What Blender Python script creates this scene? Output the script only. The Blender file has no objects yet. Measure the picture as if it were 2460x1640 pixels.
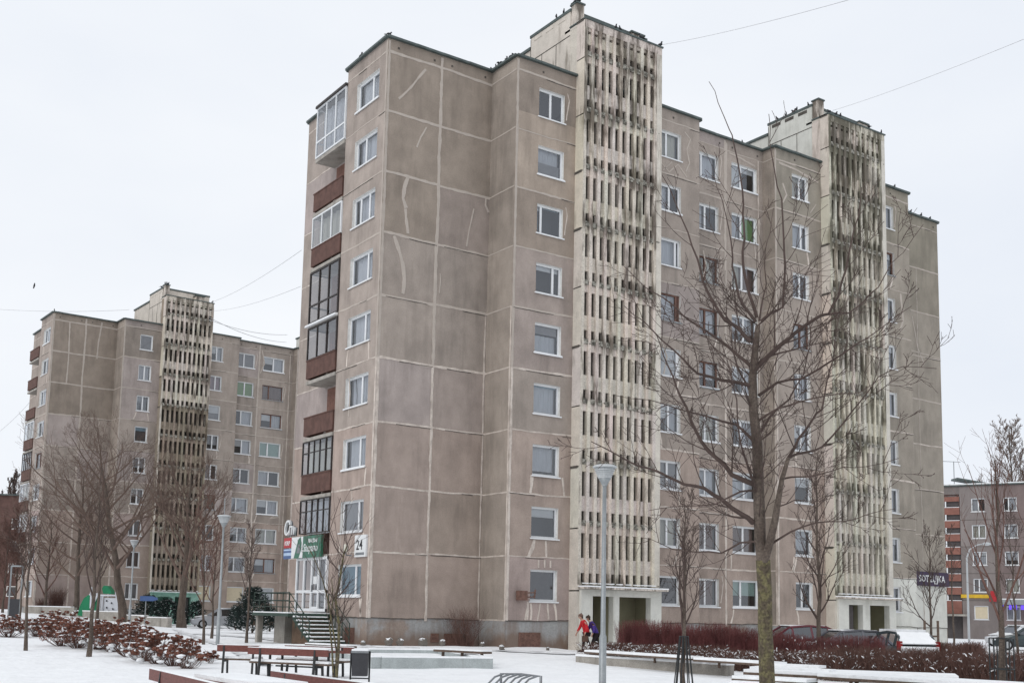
import bpy, math, random
from mathutils import Vector, Matrix

# ------------------------------------------------------------------ camera, sky, sun, exposure
SC = bpy.context.scene
CX, CY, CZ = -22.586, -43.513, 1.549
YAW, PIT, ROL, FPX, SY = math.radians(34.407), math.radians(7.181), math.radians(1.209), 2753.96, 308.0
FW = Vector((math.sin(YAW)*math.cos(PIT), math.cos(YAW)*math.cos(PIT), math.sin(PIT)))
_r = Vector((math.cos(YAW), -math.sin(YAW), 0)); _u = _r.cross(FW)
RT = _r*math.cos(ROL) + _u*math.sin(ROL); UP = -_r*math.sin(ROL) + _u*math.cos(ROL)
CAM = Vector((CX, CY, CZ))
cd = bpy.data.cameras.new('camera'); cam = bpy.data.objects.new('camera', cd); SC.collection.objects.link(cam)
cd.sensor_width = 36; cd.lens = 36*FPX/2460; cd.shift_y = SY/2460; cd.clip_start = .5; cd.clip_end = 3000
cam.matrix_world = Matrix(((RT.x, UP.x, -FW.x, CX), (RT.y, UP.y, -FW.y, CY), (RT.z, UP.z, -FW.z, CZ), (0, 0, 0, 1)))
SC.camera = cam
SUN_EL, SUN_AZ = math.radians(38), math.radians(252)     # compass style azimuth, clockwise from +Y
w = bpy.data.worlds.new('World'); SC.world = w; w.use_nodes = True
nt = w.node_tree; nt.nodes.clear(); N = nt.nodes.new; K = nt.links.new
out = N('ShaderNodeOutputWorld'); bg = N('ShaderNodeBackground'); sky = N('ShaderNodeTexSky')
sky.sky_type = 'NISHITA'; sky.sun_disc = False; sky.sun_elevation = SUN_EL; sky.sun_rotation = SUN_AZ
tc = N('ShaderNodeTexCoord'); mp = N('ShaderNodeMapping'); mp.inputs['Scale'].default_value = (1, 1, 2.6)
no = N('ShaderNodeTexNoise'); no.inputs['Scale'].default_value = 1.7; no.inputs['Detail'].default_value = 5
rp = N('ShaderNodeValToRGB'); rp.color_ramp.elements[0].color = (7.9, 8.35, 9.1, 1); rp.color_ramp.elements[1].color = (9.2, 9.45, 9.8, 1)
rp.color_ramp.elements[0].position = .3; rp.color_ramp.elements[1].position = .7
mx = N('ShaderNodeMixRGB'); mx.inputs[0].default_value = .97       # thick overcast over the clear sky model
K(tc.outputs['Generated'], mp.inputs[0]); K(mp.outputs[0], no.inputs[0]); K(no.outputs[0], rp.inputs[0])
K(sky.outputs[0], mx.inputs[1]); K(rp.outputs[0], mx.inputs[2]); K(mx.outputs[0], bg.inputs[0]); K(bg.outputs[0], out.inputs[0])
bg.inputs[1].default_value = .1
sl = bpy.data.lights.new('sun', 'SUN'); sl.energy = .85; sl.angle = math.radians(30); sl.color = (1, .97, .93)
so = bpy.data.objects.new('sun', sl); SC.collection.objects.link(so)
sd = Vector((math.sin(SUN_AZ)*math.cos(SUN_EL), math.cos(SUN_AZ)*math.cos(SUN_EL), math.sin(SUN_EL)))
so.rotation_euler = sd.to_track_quat('Z', 'Y').to_euler()
SC.view_settings.view_transform = 'Standard'; SC.view_settings.look = 'None'; SC.view_settings.gamma = 1
SC.view_settings.use_curve_mapping = False; SC.view_settings.exposure = 0.06

# ------------------------------------------------------------------ photograph point -> place in the world
def ray(px, py): return FW + RT*((px-1230)/FPX) - UP*((py-820-SY)/FPX)
def at(px, py, d): return CAM + ray(px, py)*d                              # at a depth of d metres
def on_y(px, py, y): r = ray(px, py); return CAM + r*((y-CY)/r.y)
def on_x(px, py, x): r = ray(px, py); return CAM + r*((x-CX)/r.x)
def spot(px, d):                                                          # ground point in a column of the photo
    p = at(px, 1475+(px-1230)*.0211, d); return Vector((p.x, p.y, gz(p.x, p.y)))
def sstep(a, b, v):
    t = max(0, min(1, (v-a)/(b-a))); return t*t*(3-2*t)
def gz(x, y):
    d = (Vector((x, y, 0))-Vector((CX, CY, 0))).dot(Vector((math.sin(YAW), math.cos(YAW), 0)))
    h = -.22 + .25*sstep(34, 47, d)
    h += .16*math.exp(-((x+3)**2/18+(y+.5)**2/6))+ .12*math.exp(-((y+1.6)**2)/1.6)*sstep(-1, 2, x)*(1-sstep(8, 9, x))
    a = (Vector((x, y, 0))-Vector((CX, CY, 0))).dot(Vector((math.cos(YAW), -math.sin(YAW), 0)))/max(d, 1)
    h += .8*sstep(52, 88, d)*sstep(.27, .42, -a)                           # the lawn rises towards the left block
    h -= .34*math.exp(-((x-17)**4/3500+(y+12.5)**4/500))                    # the parking lane lies lower
    return h + .02*math.sin(x*1.3+y*.7)*math.sin(y*1.1-.4*x)

# ------------------------------------------------------------------ materials
MAT = {}
def mat(name, col, rough=.85, var=.12, scale=3.0, stretch=(1, 1, 1), col2=None, p0=.35, p1=.65, fine=.06, bump=.0, bscale=30,
        metal=0.0, tint=False, spec=.3, streak=None, coat=0):
    if name in MAT: return MAT[name]
    m = bpy.data.materials.new(name); m.use_nodes = True; MAT[name] = m
    t = m.node_tree; b = t.nodes['Principled BSDF']; n = t.nodes.new; k = t.links.new
    b.inputs['Roughness'].default_value = rough; b.inputs['Metallic'].default_value = metal
    b.inputs['Specular IOR Level'].default_value = spec
    if coat: b.inputs['Coat Weight'].default_value = coat; b.inputs['Coat Roughness'].default_value = .08
    tc = n('ShaderNodeTexCoord'); mp = n('ShaderNodeMapping'); mp.inputs['Scale'].default_value = stretch; k(tc.outputs['Object'], mp.inputs[0])
    nz = n('ShaderNodeTexNoise'); nz.inputs['Scale'].default_value = scale; nz.inputs['Detail'].default_value = 6; nz.inputs['Roughness'].default_value = .62
    k(mp.outputs[0], nz.inputs[0])
    r = n('ShaderNodeValToRGB'); e = r.color_ramp.elements; e[0].position = p0; e[1].position = p1
    c2 = col2 if col2 else tuple(min(1, c*(1+var)) for c in col); c1 = col if col2 else tuple(c*(1-var) for c in col)
    e[0].color = (*c1, 1); e[1].color = (*c2, 1); k(nz.outputs[0], r.inputs[0]); cur = r.outputs[0]
    def mul(a, bsock, fac=1.0):
        x = n('ShaderNodeMixRGB'); x.blend_type = 'MULTIPLY'; x.inputs[0].default_value = fac; k(a, x.inputs[1]); k(bsock, x.inputs[2]); return x.outputs[0]
    if fine:
        f = n('ShaderNodeTexNoise'); f.inputs['Scale'].default_value = bscale; f.inputs['Detail'].default_value = 3; k(tc.outputs['Object'], f.inputs[0])
        fr = n('ShaderNodeMapRange'); fr.inputs['From Min'].default_value = .3; fr.inputs['From Max'].default_value = .7
        fr.inputs['To Min'].default_value = 1-fine*1.6; fr.inputs['To Max'].default_value = 1+fine; k(f.outputs[0], fr.inputs[0]); cur = mul(cur, fr.outputs[0])
    if streak:                                   # dirt that ran down the surface
        amt, sc, lo, hi, dc = streak[:5]; zr = streak[5] if len(streak) > 5 else None
        sm = n('ShaderNodeMapping'); sm.inputs['Scale'].default_value = (1, 1, .14); k(tc.outputs['Object'], sm.inputs[0])
        sn = n('ShaderNodeTexNoise'); sn.inputs['Scale'].default_value = sc; sn.inputs['Detail'].default_value = 7; sn.inputs['Roughness'].default_value = .68; k(sm.outputs[0], sn.inputs[0])
        def math_(op, a, b, c=None):
            x = n('ShaderNodeMath'); x.operation = op
            for i_, v in enumerate((a, b, c)):
                if v is None: continue
                if isinstance(v, (int, float)): x.inputs[i_].default_value = v
                else: k(v, x.inputs[i_])
            return x.outputs[0]
        bl = n('ShaderNodeTexNoise'); bl.inputs['Scale'].default_value = .42; bl.inputs['Detail'].default_value = 3; k(tc.outputs['Object'], bl.inputs[0])
        val = math_('ADD', sn.outputs[0], math_('MULTIPLY', math_('SUBTRACT', bl.outputs[0], .5), .55))
        if zr:                                   # (z from, z to, amount at the top, storey ledge amount): more dirt high up and round the ledges
            sp = n('ShaderNodeSeparateXYZ'); k(tc.outputs['Object'], sp.inputs[0]); r1 = n('ShaderNodeMapRange'); r1.inputs['From Min'].default_value = zr[0]; r1.inputs['From Max'].default_value = zr[1]; r1.inputs['To Max'].default_value = zr[2]; k(sp.outputs[2], r1.inputs[0])
            fr_ = math_('FRACT', math_('DIVIDE', math_('SUBTRACT', sp.outputs[2], 2.95-1.4), 2.8), 0); r2 = n('ShaderNodeMapRange'); r2.inputs['From Min'].default_value = .2; r2.inputs['From Max'].default_value = .02; r2.inputs['To Max'].default_value = zr[3]
            k(math_('ABSOLUTE', math_('SUBTRACT', fr_, .5), 0), r2.inputs[0]); val = math_('ADD', math_('ADD', val, r1.outputs[0]), r2.outputs[0])
        sr = n('ShaderNodeMapRange'); sr.inputs['From Min'].default_value = lo; sr.inputs['From Max'].default_value = hi; sr.inputs['To Max'].default_value = amt; k(val, sr.inputs[0])
        x = n('ShaderNodeMixRGB'); k(sr.outputs[0], x.inputs[0]); k(cur, x.inputs[1]); x.inputs[2].default_value = (*dc, 1); cur = x.outputs[0]
    if tint:
        a = n('ShaderNodeAttribute'); a.attribute_name = 'tint'; cur = mul(cur, a.outputs['Color'])
    k(cur, b.inputs['Base Color'])
    if bump:
        bn = n('ShaderNodeTexNoise'); bn.inputs['Scale'].default_value = bscale; bn.inputs['Detail'].default_value = 4; k(tc.outputs['Object'], bn.inputs[0])
        bp = n('ShaderNodeBump'); bp.inputs['Strength'].default_value = 1; bp.inputs['Distance'].default_value = bump; k(bn.outputs[0], bp.inputs['Height']); k(bp.outputs[0], b.inputs['Normal'])
    return m
def glass(name, refl, tr):
    m = bpy.data.materials.new(name); m.use_nodes = True; MAT[name] = m; t = m.node_tree; t.nodes.clear(); n = t.nodes.new; k = t.links.new
    o = n('ShaderNodeOutputMaterial'); mx = n('ShaderNodeMixShader'); g = n('ShaderNodeBsdfGlossy'); T = n('ShaderNodeBsdfTransparent')
    g.inputs['Roughness'].default_value = .03; g.inputs['Color'].default_value = (.92, .95, 1, 1); T.inputs['Color'].default_value = (*tr, 1)
    lw = n('ShaderNodeFresnel'); lw.inputs[0].default_value = 1.4; mr = n('ShaderNodeMapRange'); mr.inputs['To Min'].default_value = refl; mr.inputs['To Max'].default_value = 1
    k(lw.outputs[0], mr.inputs[0]); k(mr.outputs[0], mx.inputs[0]); k(T.outputs[0], mx.inputs[1]); k(g.outputs[0], mx.inputs[2]); k(mx.outputs[0], o.inputs[0]); return m
glass('window_glass', .1, (.82, .84, .86))
glass('car_glass', .12, (.12, .13, .14))

mat('panel', (.352, .302, .264), .93, .14, .9, (1, 1, .8), bump=.006, bscale=26, tint=True, spec=.15, fine=.1, streak=(.5, 1.5, .5, .72, (.18, .155, .135)))
mat('sealant_smooth', (.455, .4, .352), .9, .06, 2.2, fine=.05, tint=True, spec=.15)
mat('sealant', (.42, .36, .315), .9, col2=(.62, .55, .49), scale=2.2, stretch=(1, 1, .7), p0=.34, p1=.56, fine=.1, bump=.004, tint=True, spec=.15)
mat('dark_joint_and_shadow', (.09, .08, .07), .95, .3, 5)
mat('plinth', (.29, .235, .2), .93, col2=(.33, .33, .325), scale=.38, p0=.44, p1=.52, bump=.006, bscale=14, fine=.08, streak=(.85, 1.3, .5, .8, (.17, .115, .085), (.85, .15, .42, 0)))
mat('plinth_mud', (.2, .135, .095), .95, .25, 2.5, bump=.01)
mat('white_render', (.64, .635, .585), .9, .06, 2, bump=.003, fine=.05, streak=(.45, 1.8, .52, .75, (.33, .32, .27)))
mat('tower_concrete', (.635, .57, .505), .93, .12, 1.4, bump=.01, bscale=18, fine=.14, tint=True, spec=.1, streak=(.9, 3.2, .55, .7, (.12, .1, .082), (12, 29, .1, .1)))
mat('tower_mossy', (.56, .515, .445), .93, .14, 1.4, bump=.01, bscale=18, fine=.16, tint=True, spec=.1, streak=(.93, 3.0, .54, .66, (.12, .108, .085), (8, 28, .14, .09)))
mat('tower_clean', (.63, .575, .51), .92, .1, 1.6, bump=.004, fine=.09, tint=True, spec=.1, streak=(.7, 2.4, .6, .76, (.2, .17, .135), (10, 30, .04, .07)))
mat('grime', (.1, .092, .075), .95, col2=(.42, .40, .35), scale=6, p0=.44, p1=.62, bump=.02, bscale=14, fine=.2)
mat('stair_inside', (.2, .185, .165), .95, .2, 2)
mat('coping', (.075, .095, .092), .6, .25, 3, spec=.4)
mat('roofing', (.11, .11, .11), .95)
mat('pvc_white', (.74, .75, .76), .45, .03, 4, fine=.02, spec=.4)
mat('reveal_white', (.7, .69, .66), .85, .1, 5, fine=.06)
mat('old_frame', (.16, .09, .07), .8, .3, 8)
mat('dark_frame', (.045, .038, .036), .6, .2, 5)
mat('balcony_brown', (.115, .062, .05), .85, .2, 3, fine=.12, streak=(.35, 2, .55, .8, (.07, .04, .035)))
mat('brick_red', (.2, .105, .08), .9, .2, 6, fine=.15)
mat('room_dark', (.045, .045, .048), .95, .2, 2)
mat('curtain', (.62, .63, .65), .9, .08, 7, (1, 1, .1), fine=.03)
mat('curtain_cream', (.6, .58, .5), .9, .08, 7, (1, 1, .1), fine=.03)
mat('blind_white', (.72, .72, .71), .7, .03, 4, fine=.02)
mat('blind_grey', (.3, .29, .29), .8, .06, 4)
mat('blind_dark', (.085, .075, .075), .8, .12, 4)
mat('blind_green', (.22, .38, .14), .8, .05, 4)
mat('blind_mint', (.38, .52, .46), .8, .05, 4)
mat('blind_brown', (.2, .13, .11), .85, .12, 4)
mat('blind_pink', (.42, .30, .33), .85, .06, 4)
mat('blind_blue', (.35, .5, .58), .85, .06, 4)
mat('film_teal', (.07, .2, .27), .35, .1, 3, spec=.5)
mat('board_beige', (.6, .52, .38), .85, .05, 4)
mat('snow', (.87, .88, .89), .75, .03, .8, fine=.02, bump=.11, bscale=2.6, spec=.2)
mat('concrete', (.36, .335, .3), .93, .16, 2.2, bump=.006, fine=.14, streak=(.7, 2.5, .53, .72, (.14, .125, .11)))
mat('concrete_blue', (.38, .41, .41), .9, .12, 2.2, bump=.004, fine=.1, streak=(.6, 2.2, .57, .72, (.2, .2, .19)))
mat('green_metal', (.035, .06, .046), .6, .15, 5)
mat('black_metal', (.03, .032, .033), .55, .2, 5)
mat('dark_box', (.045, .045, .05), .6, .1, 5)
mat('galvanised', (.29, .31, .32), .45, .12, 4, metal=.35, spec=.5)
mat('steel_grey', (.22, .23, .24), .4, .1, 4, metal=.5)
mat('lamp_white', (.5, .52, .53), .35, .04, 3, spec=.5)
mat('wood_red', (.155, .055, .045), .6, .25, 9, (1, 1, 5), fine=.1)
mat('wood_brown', (.12, .085, .065), .8, .3, 9)
mat('bark', (.082, .062, .05), .95, col2=(.14, .112, .092), scale=5, stretch=(1, 1, .3), bump=.01, bscale=25, fine=.25)
mat('bark_lichen', (.09, .072, .05), .95, col2=(.15, .132, .068), scale=7, p0=.44, p1=.58, bump=.012, bscale=22, fine=.3)
mat('twig', (.085, .06, .052), .9, .2, 4)
mat('twig_pale', (.15, .105, .085), .9, .2, 4)
mat('twig_red', (.15, .052, .05), .85, .4, 2)
mat('twig_brown', (.13, .072, .058), .9, .35, 5)
mat('needles', (.018, .032, .028), .8, .5, 4, fine=.3)
mat('flower_brown', (.205, .088, .062), .9, .35, 9, fine=.3)
mat('bird_dark', (.025, .026, .03), .6, .3, 20)
mat('wire', (.55, .55, .57), .6)
mat('stone', (.17, .15, .13), .9, .2, 4, bump=.01)
mat('orange_panel', (.25, .115, .09), .9, .12, 1.5, fine=.12)
mat('grey_panel', (.235, .205, .195), .93, .14, .7, (1, 1, .4), fine=.1, tint=True)
mat('red_far', (.12, .07, .06), .95, .2, 1)
mat('mint_render', (.3, .5, .42), .9, .15, 3)
mat('cream_render', (.3, .28, .19), .9, .08, 2, streak=(.3, 2, .55, .8, (.3, .28, .2)))
mat('sign_green', (.018, .13, .075), .4, .05, 3, spec=.5)
mat('sign_red', (.4, .03, .035), .4, .05, 3)
mat('sign_blue', (.06, .11, .25), .4, .08, 3)
mat('sign_paleblue', (.4, .52, .68), .4, .08, 3)
mat('sign_white', (.72, .73, .73), .5, .03, 3)
mat('sign_black', (.02, .02, .022), .5)
mat('sign_purple', (.035, .018, .055), .4)
mat('sign_yellow', (.6, .38, .03), .5)
mat('play_green', (.015, .2, .09), .45, .1, 3)
mat('play_white', (.66, .68, .72), .5, .04, 3)
mat('jacket_red', (.5, .018, .025), .75, .15, 9)
mat('jacket_purple', (.055, .03, .2), .75, .15, 9)
mat('trousers_dark', (.018, .013, .014), .9, .2, 9)
mat('skin', (.46, .27, .2), .6, .05)
mat('hat_brown', (.16, .095, .075), .95, .3, 30)
mat('hat_cream', (.45, .38, .32), .95, .15, 30)
mat('hair_brown', (.05, .032, .022), .8, .2, 20)
mat('bag_brown', (.09, .05, .035), .6, .2)
mat('paint_silver', (.35, .36, .38), .3, .03, 2, metal=.4, fine=.01, coat=.6)
mat('paint_grey', (.14, .14, .155), .3, .03, 2, metal=.4, fine=.01, coat=.6)
mat('paint_maroon', (.13, .02, .03), .3, .03, 2, metal=.3, fine=.01, coat=.6)
mat('paint_dark', (.03, .045, .05), .3, .03, 2, metal=.3, fine=.01, coat=.6)
mat('paint_white', (.65, .66, .67), .3, .03, 2, fine=.01, coat=.6)
mat('tyre', (.02, .02, .02), .9)
mat('rim', (.4, .41, .42), .4, metal=.6)
mat('lamp_red', (.2, .012, .012), .3)
mat('slush', (.5, .5, .51), .85, col2=(.85, .86, .87), scale=1.6, p0=.42, p1=.58, bump=.05, bscale=5, fine=.1)
mat('lamp_clear', (.6, .62, .65), .2)
mat('asphalt', (.06, .06, .06), .9)

# ------------------------------------------------------------------ mesh helpers
COL = SC.collection
class MB:
    def __init__(s): s.v = []; s.f = []; s.m = []; s.t = []; s.sm = []
    def face(s, pts, mi=0, tint=(1, 1, 1), smooth=False):
        b = len(s.v); s.v += [tuple(p) for p in pts]; s.f.append(tuple(range(b, b+len(pts)))); s.m.append(mi); s.t.append(tint); s.sm.append(smooth)
    def box(s, a, b, mi=0, tint=(1, 1, 1)): s.obox(lambda u, v, w_: (a[0]+(b[0]-a[0])*u, a[1]+(b[1]-a[1])*v, a[2]+(b[2]-a[2])*w_), mi, tint)
    def obox(s, fn, mi=0, tint=(1, 1, 1)):
        p = [fn(x, y, z) for z in (0, 1) for y in (0, 1) for x in (0, 1)]; n = len(s.v); s.v += [tuple(q) for q in p]
        for q in ((0, 2, 3, 1), (4, 5, 7, 6), (0, 1, 5, 4), (2, 6, 7, 3), (0, 4, 6, 2), (1, 3, 7, 5)):
            s.f.append(tuple(n+i for i in q)); s.m.append(mi); s.t.append(tint); s.sm.append(False)
    def bar(s, p, q, wd, hg, mi=0, up=(0, 0, 1)):
        p = Vector(p); q = Vector(q); d = q-p; a = d.cross(Vector(up))
        if a.length < 1e-6: a = Vector((1, 0, 0))
        a.normalize(); b = a.cross(d).normalized()
        s.obox(lambda u, v, w_: p+d*u+a*(wd*(v-.5))+b*(hg*(w_-.5)), mi)
    def tube(s, pts, rad, n=6, mi=0, cap=True):
        pts = [Vector(p) for p in pts]
        if not hasattr(rad, '__len__'): rad = [rad]*len(pts)
        base = len(s.v); ref = Vector((.31, .87, .38)); prev = None
        for i, p in enumerate(pts):
            d = (pts[min(i+1, len(pts)-1)]-pts[max(i-1, 0)])
            if d.length < 1e-9: d = Vector((0, 0, 1))
            d.normalize()
            if prev is None:
                a = d.cross(ref)
                if a.length < .1: a = d.cross(Vector((1, 0, 0)))
            else: a = prev-d*prev.dot(d)
            a.normalize(); prev = a; b = d.cross(a)
            for k in range(n):
                t = 2*math.pi*k/n; s.v.append(tuple(p+(a*math.cos(t)+b*math.sin(t))*rad[i]))
        for i in range(len(pts)-1):
            for k in range(n):
                k2 = (k+1) % n
                s.f.append((base+i*n+k, base+i*n+k2, base+(i+1)*n+k2, base+(i+1)*n+k)); s.m.append(mi); s.t.append((1, 1, 1)); s.sm.append(True)
        if cap:
            for o in (0, (len(pts)-1)*n):
                s.f.append(tuple(base+o+k for k in range(n))); s.m.append(mi); s.t.append((1, 1, 1)); s.sm.append(False)
    def ball(s, c, r, mi=0, nu=8, nv=6, jit=0, rng=random, zmin=-1):
        c = Vector(c); r = r if hasattr(r, '__len__') else (r, r, r); b = len(s.v)
        for j in range(nv+1):
            ph = -math.pi/2+math.pi*j/nv
            for i in range(nu):
                th = 2*math.pi*i/nu; k = 1+(rng.random()-.5)*jit
                s.v.append((c.x+r[0]*math.cos(ph)*math.cos(th)*k, c.y+r[1]*math.cos(ph)*math.sin(th)*k, c.z+r[2]*max(zmin, math.sin(ph))*k))
        for j in range(nv):
            for i in range(nu):
                i2 = (i+1) % nu; s.f.append((b+j*nu+i, b+j*nu+i2, b+(j+1)*nu+i2, b+(j+1)*nu+i)); s.m.append(mi); s.t.append((1, 1, 1)); s.sm.append(True)
    def lathe(s, c, prof, n=16, mi=0):
        s.tube([(c[0], c[1], c[2]+z) for z, r in prof], [r for z, r in prof], n, mi)
    def build(s, name, mats, parent=None, **kw):
        me = bpy.data.meshes.new(name); me.from_pydata(s.v, [], s.f)
        if isinstance(mats, str): mats = [mats]
        for m in mats: me.materials.append(MAT[m])
        me.polygons.foreach_set('material_index', s.m); me.polygons.foreach_set('use_smooth', s.sm)
        if any(t != (1, 1, 1) for t in s.t) or any('tint' in [nd.attribute_name for nd in MAT[m].node_tree.nodes if nd.type == 'ATTRIBUTE'] for m in mats):
            at_ = me.color_attributes.new('tint', 'FLOAT_COLOR', 'CORNER'); buf = []
            for f, t in zip(s.f, s.t): buf += (list(t) if len(t) == 4 else list(t)+[1])*len(f)
            at_.data.foreach_set('color', buf)
        me.update(); o = bpy.data.objects.new(name, me); COL.objects.link(o)
        if parent: o.parent = parent
        if kw: tag(o, **kw)
        return o
def tag(o, label=None, category=None, group=None, kind=None):
    for k_, v_ in (('label', label), ('category', category), ('group', group), ('kind', kind)):
        if v_: o[k_] = v_
    return o
def empty(name, loc, rz=0, **kw):
    o = bpy.data.objects.new(name, None); COL.objects.link(o); o.location = loc; o.rotation_euler = (0, 0, rz); o.empty_display_size = .2
    return tag(o, **kw)
def copy_tree(o, parent=None):
    c = o.copy(); COL.objects.link(c); c.parent = parent
    for ch in o.children: copy_tree(ch, c)
    return c
class Frame:                                     # a facade: u along it, z up, d outward
    def __init__(s, o, u, n): s.o = Vector(o); s.u = Vector(u).normalized(); s.n = Vector(n).normalized()
    def p(s, u, z, d=0): q = s.o+s.u*u+s.n*d; return (q.x, q.y, q.z+z)
    def fc(s, mb, pts, mi=0): mb.face(pts[::-1] if s.u.cross(Vector((0, 0, 1))).dot(s.n) < 0 else pts, mi)
    def box(s, mb, u0, u1, z0, z1, d0, d1, mi=0, tint=(1, 1, 1)): mb.obox(lambda a, b, c: s.p(u0+(u1-u0)*a, z0+(z1-z0)*c, d0+(d1-d0)*b), mi, tint)
    def quad(s, mb, u0, u1, z0, z1, d=0, mi=0, tint=(1, 1, 1)): mb.face([s.p(u0, z0, d), s.p(u1, z0, d), s.p(u1, z1, d), s.p(u0, z1, d)], mi, tint)

# ------------------------------------------------------------------ ground
def build_ground():
    def axis(c, near, far):
        a = []; x = 0; st = .7
        while x < far: a.append(x); st = .7 if x < near else st*1.16; x += st
        a.append(far); return sorted([c-v for v in a[1:]]+[c+v for v in a])
    xs = axis(0, 45, 900); ys = axis(0, 48, 900); rng = random.Random(3)
    mb = MB(); nx = len(xs)
    for y in ys:
        for x in xs:
            z = gz(x, y) if abs(x) < 200 and abs(y) < 200 else .03
            if abs(x) < 60 and abs(y) < 60: z += rng.uniform(-.012, .012)
            mb.v.append((x, y, z))
    for j in range(len(ys)-1):
        for i in range(nx-1):
            a = j*nx+i; mb.f.append((a, a+1, a+nx+1, a+nx)); mb.m.append(0); mb.t.append((1, 1, 1)); mb.sm.append(True)
    mb.build('ground', 'snow', kind='structure')
build_ground()

# ------------------------------------------------------------------ apartment blocks
P0, FH = 1.286, 2.8
def LZ(k): return P0+FH*(9-k)
ROOF = LZ(0)+.62
rb = random.Random(11)
def ribbon(mb, fr, pts, wd, d=.012, mi=1, wob=.02, rng=rb, tint=(1, 1, 1)):
    P = []
    for (a, b) in zip(pts, pts[1:]):
        L = math.hypot(b[0]-a[0], b[1]-a[1]); n = max(1, int(L/.22))
        for i in range(n): P.append((a[0]+(b[0]-a[0])*i/n, a[1]+(b[1]-a[1])*i/n))
    P.append(pts[-1]); o = []
    dr = 0
    for i, p in enumerate(P):
        q = P[min(i+1, len(P)-1)]; r = P[max(i-1, 0)]; dx, dz = q[0]-r[0], q[1]-r[1]; l = math.hypot(dx, dz) or 1
        nx, nz = -dz/l, dx/l; dr = dr*.8+rng.uniform(-wob, wob)*.5; h = wd*.5*rng.uniform(.72, 1.25)
        o.append((p[0]+nx*(dr+h), p[1]+nz*(dr+h), p[0]+nx*(dr-h), p[1]+nz*(dr-h)))
    for a, b in zip(o, o[1:]):
        for s_ in (0, 2): pass
        mb.face([fr.p(a[0], a[1], d), fr.p(b[0], b[1], d), fr.p(b[2], b[3], d), fr.p(a[2], a[3], d)], mi, tint)
        mb.face([fr.p(a[0], a[1], 0), fr.p(b[0], b[1], 0), fr.p(b[0], b[1], d), fr.p(a[0], a[1], d)], mi, tint)
        mb.face([fr.p(a[2], a[3], 0), fr.p(b[2], b[3], 0), fr.p(b[2], b[3], d), fr.p(a[2], a[3], d)], mi, tint)
def holed(mb, fr, u0, u1, z0, z1, holes, mi=0, tint=(1, 1, 1), dep=.17, rev=3):
    u = u0
    for (a, b, c, d) in sorted(holes):
        if a > u: fr.quad(mb, u, a, z0, z1, 0, mi, tint)
        fr.quad(mb, a, b, z0, c, 0, mi, tint); fr.quad(mb, a, b, d, z1, 0, mi, tint)
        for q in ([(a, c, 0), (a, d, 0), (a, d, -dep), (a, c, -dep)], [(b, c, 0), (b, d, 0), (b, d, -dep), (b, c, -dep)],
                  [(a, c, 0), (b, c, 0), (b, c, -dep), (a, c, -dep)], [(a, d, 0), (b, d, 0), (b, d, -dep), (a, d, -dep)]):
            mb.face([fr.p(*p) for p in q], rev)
        u = b
    if u < u1: fr.quad(mb, u, u1, z0, z1, 0, mi, tint)
CUR = {'c': 'curtain', 'y': 'curtain_cream', 'w': 'blind_white', 'e': 'blind_grey', 'd': 'blind_dark', 'g': 'blind_green', 'm': 'blind_mint',
       'r': 'blind_brown', 'p': 'blind_pink', 'b': 'blind_blue', 't': 'film_teal', 'o': 'board_beige'}
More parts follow.
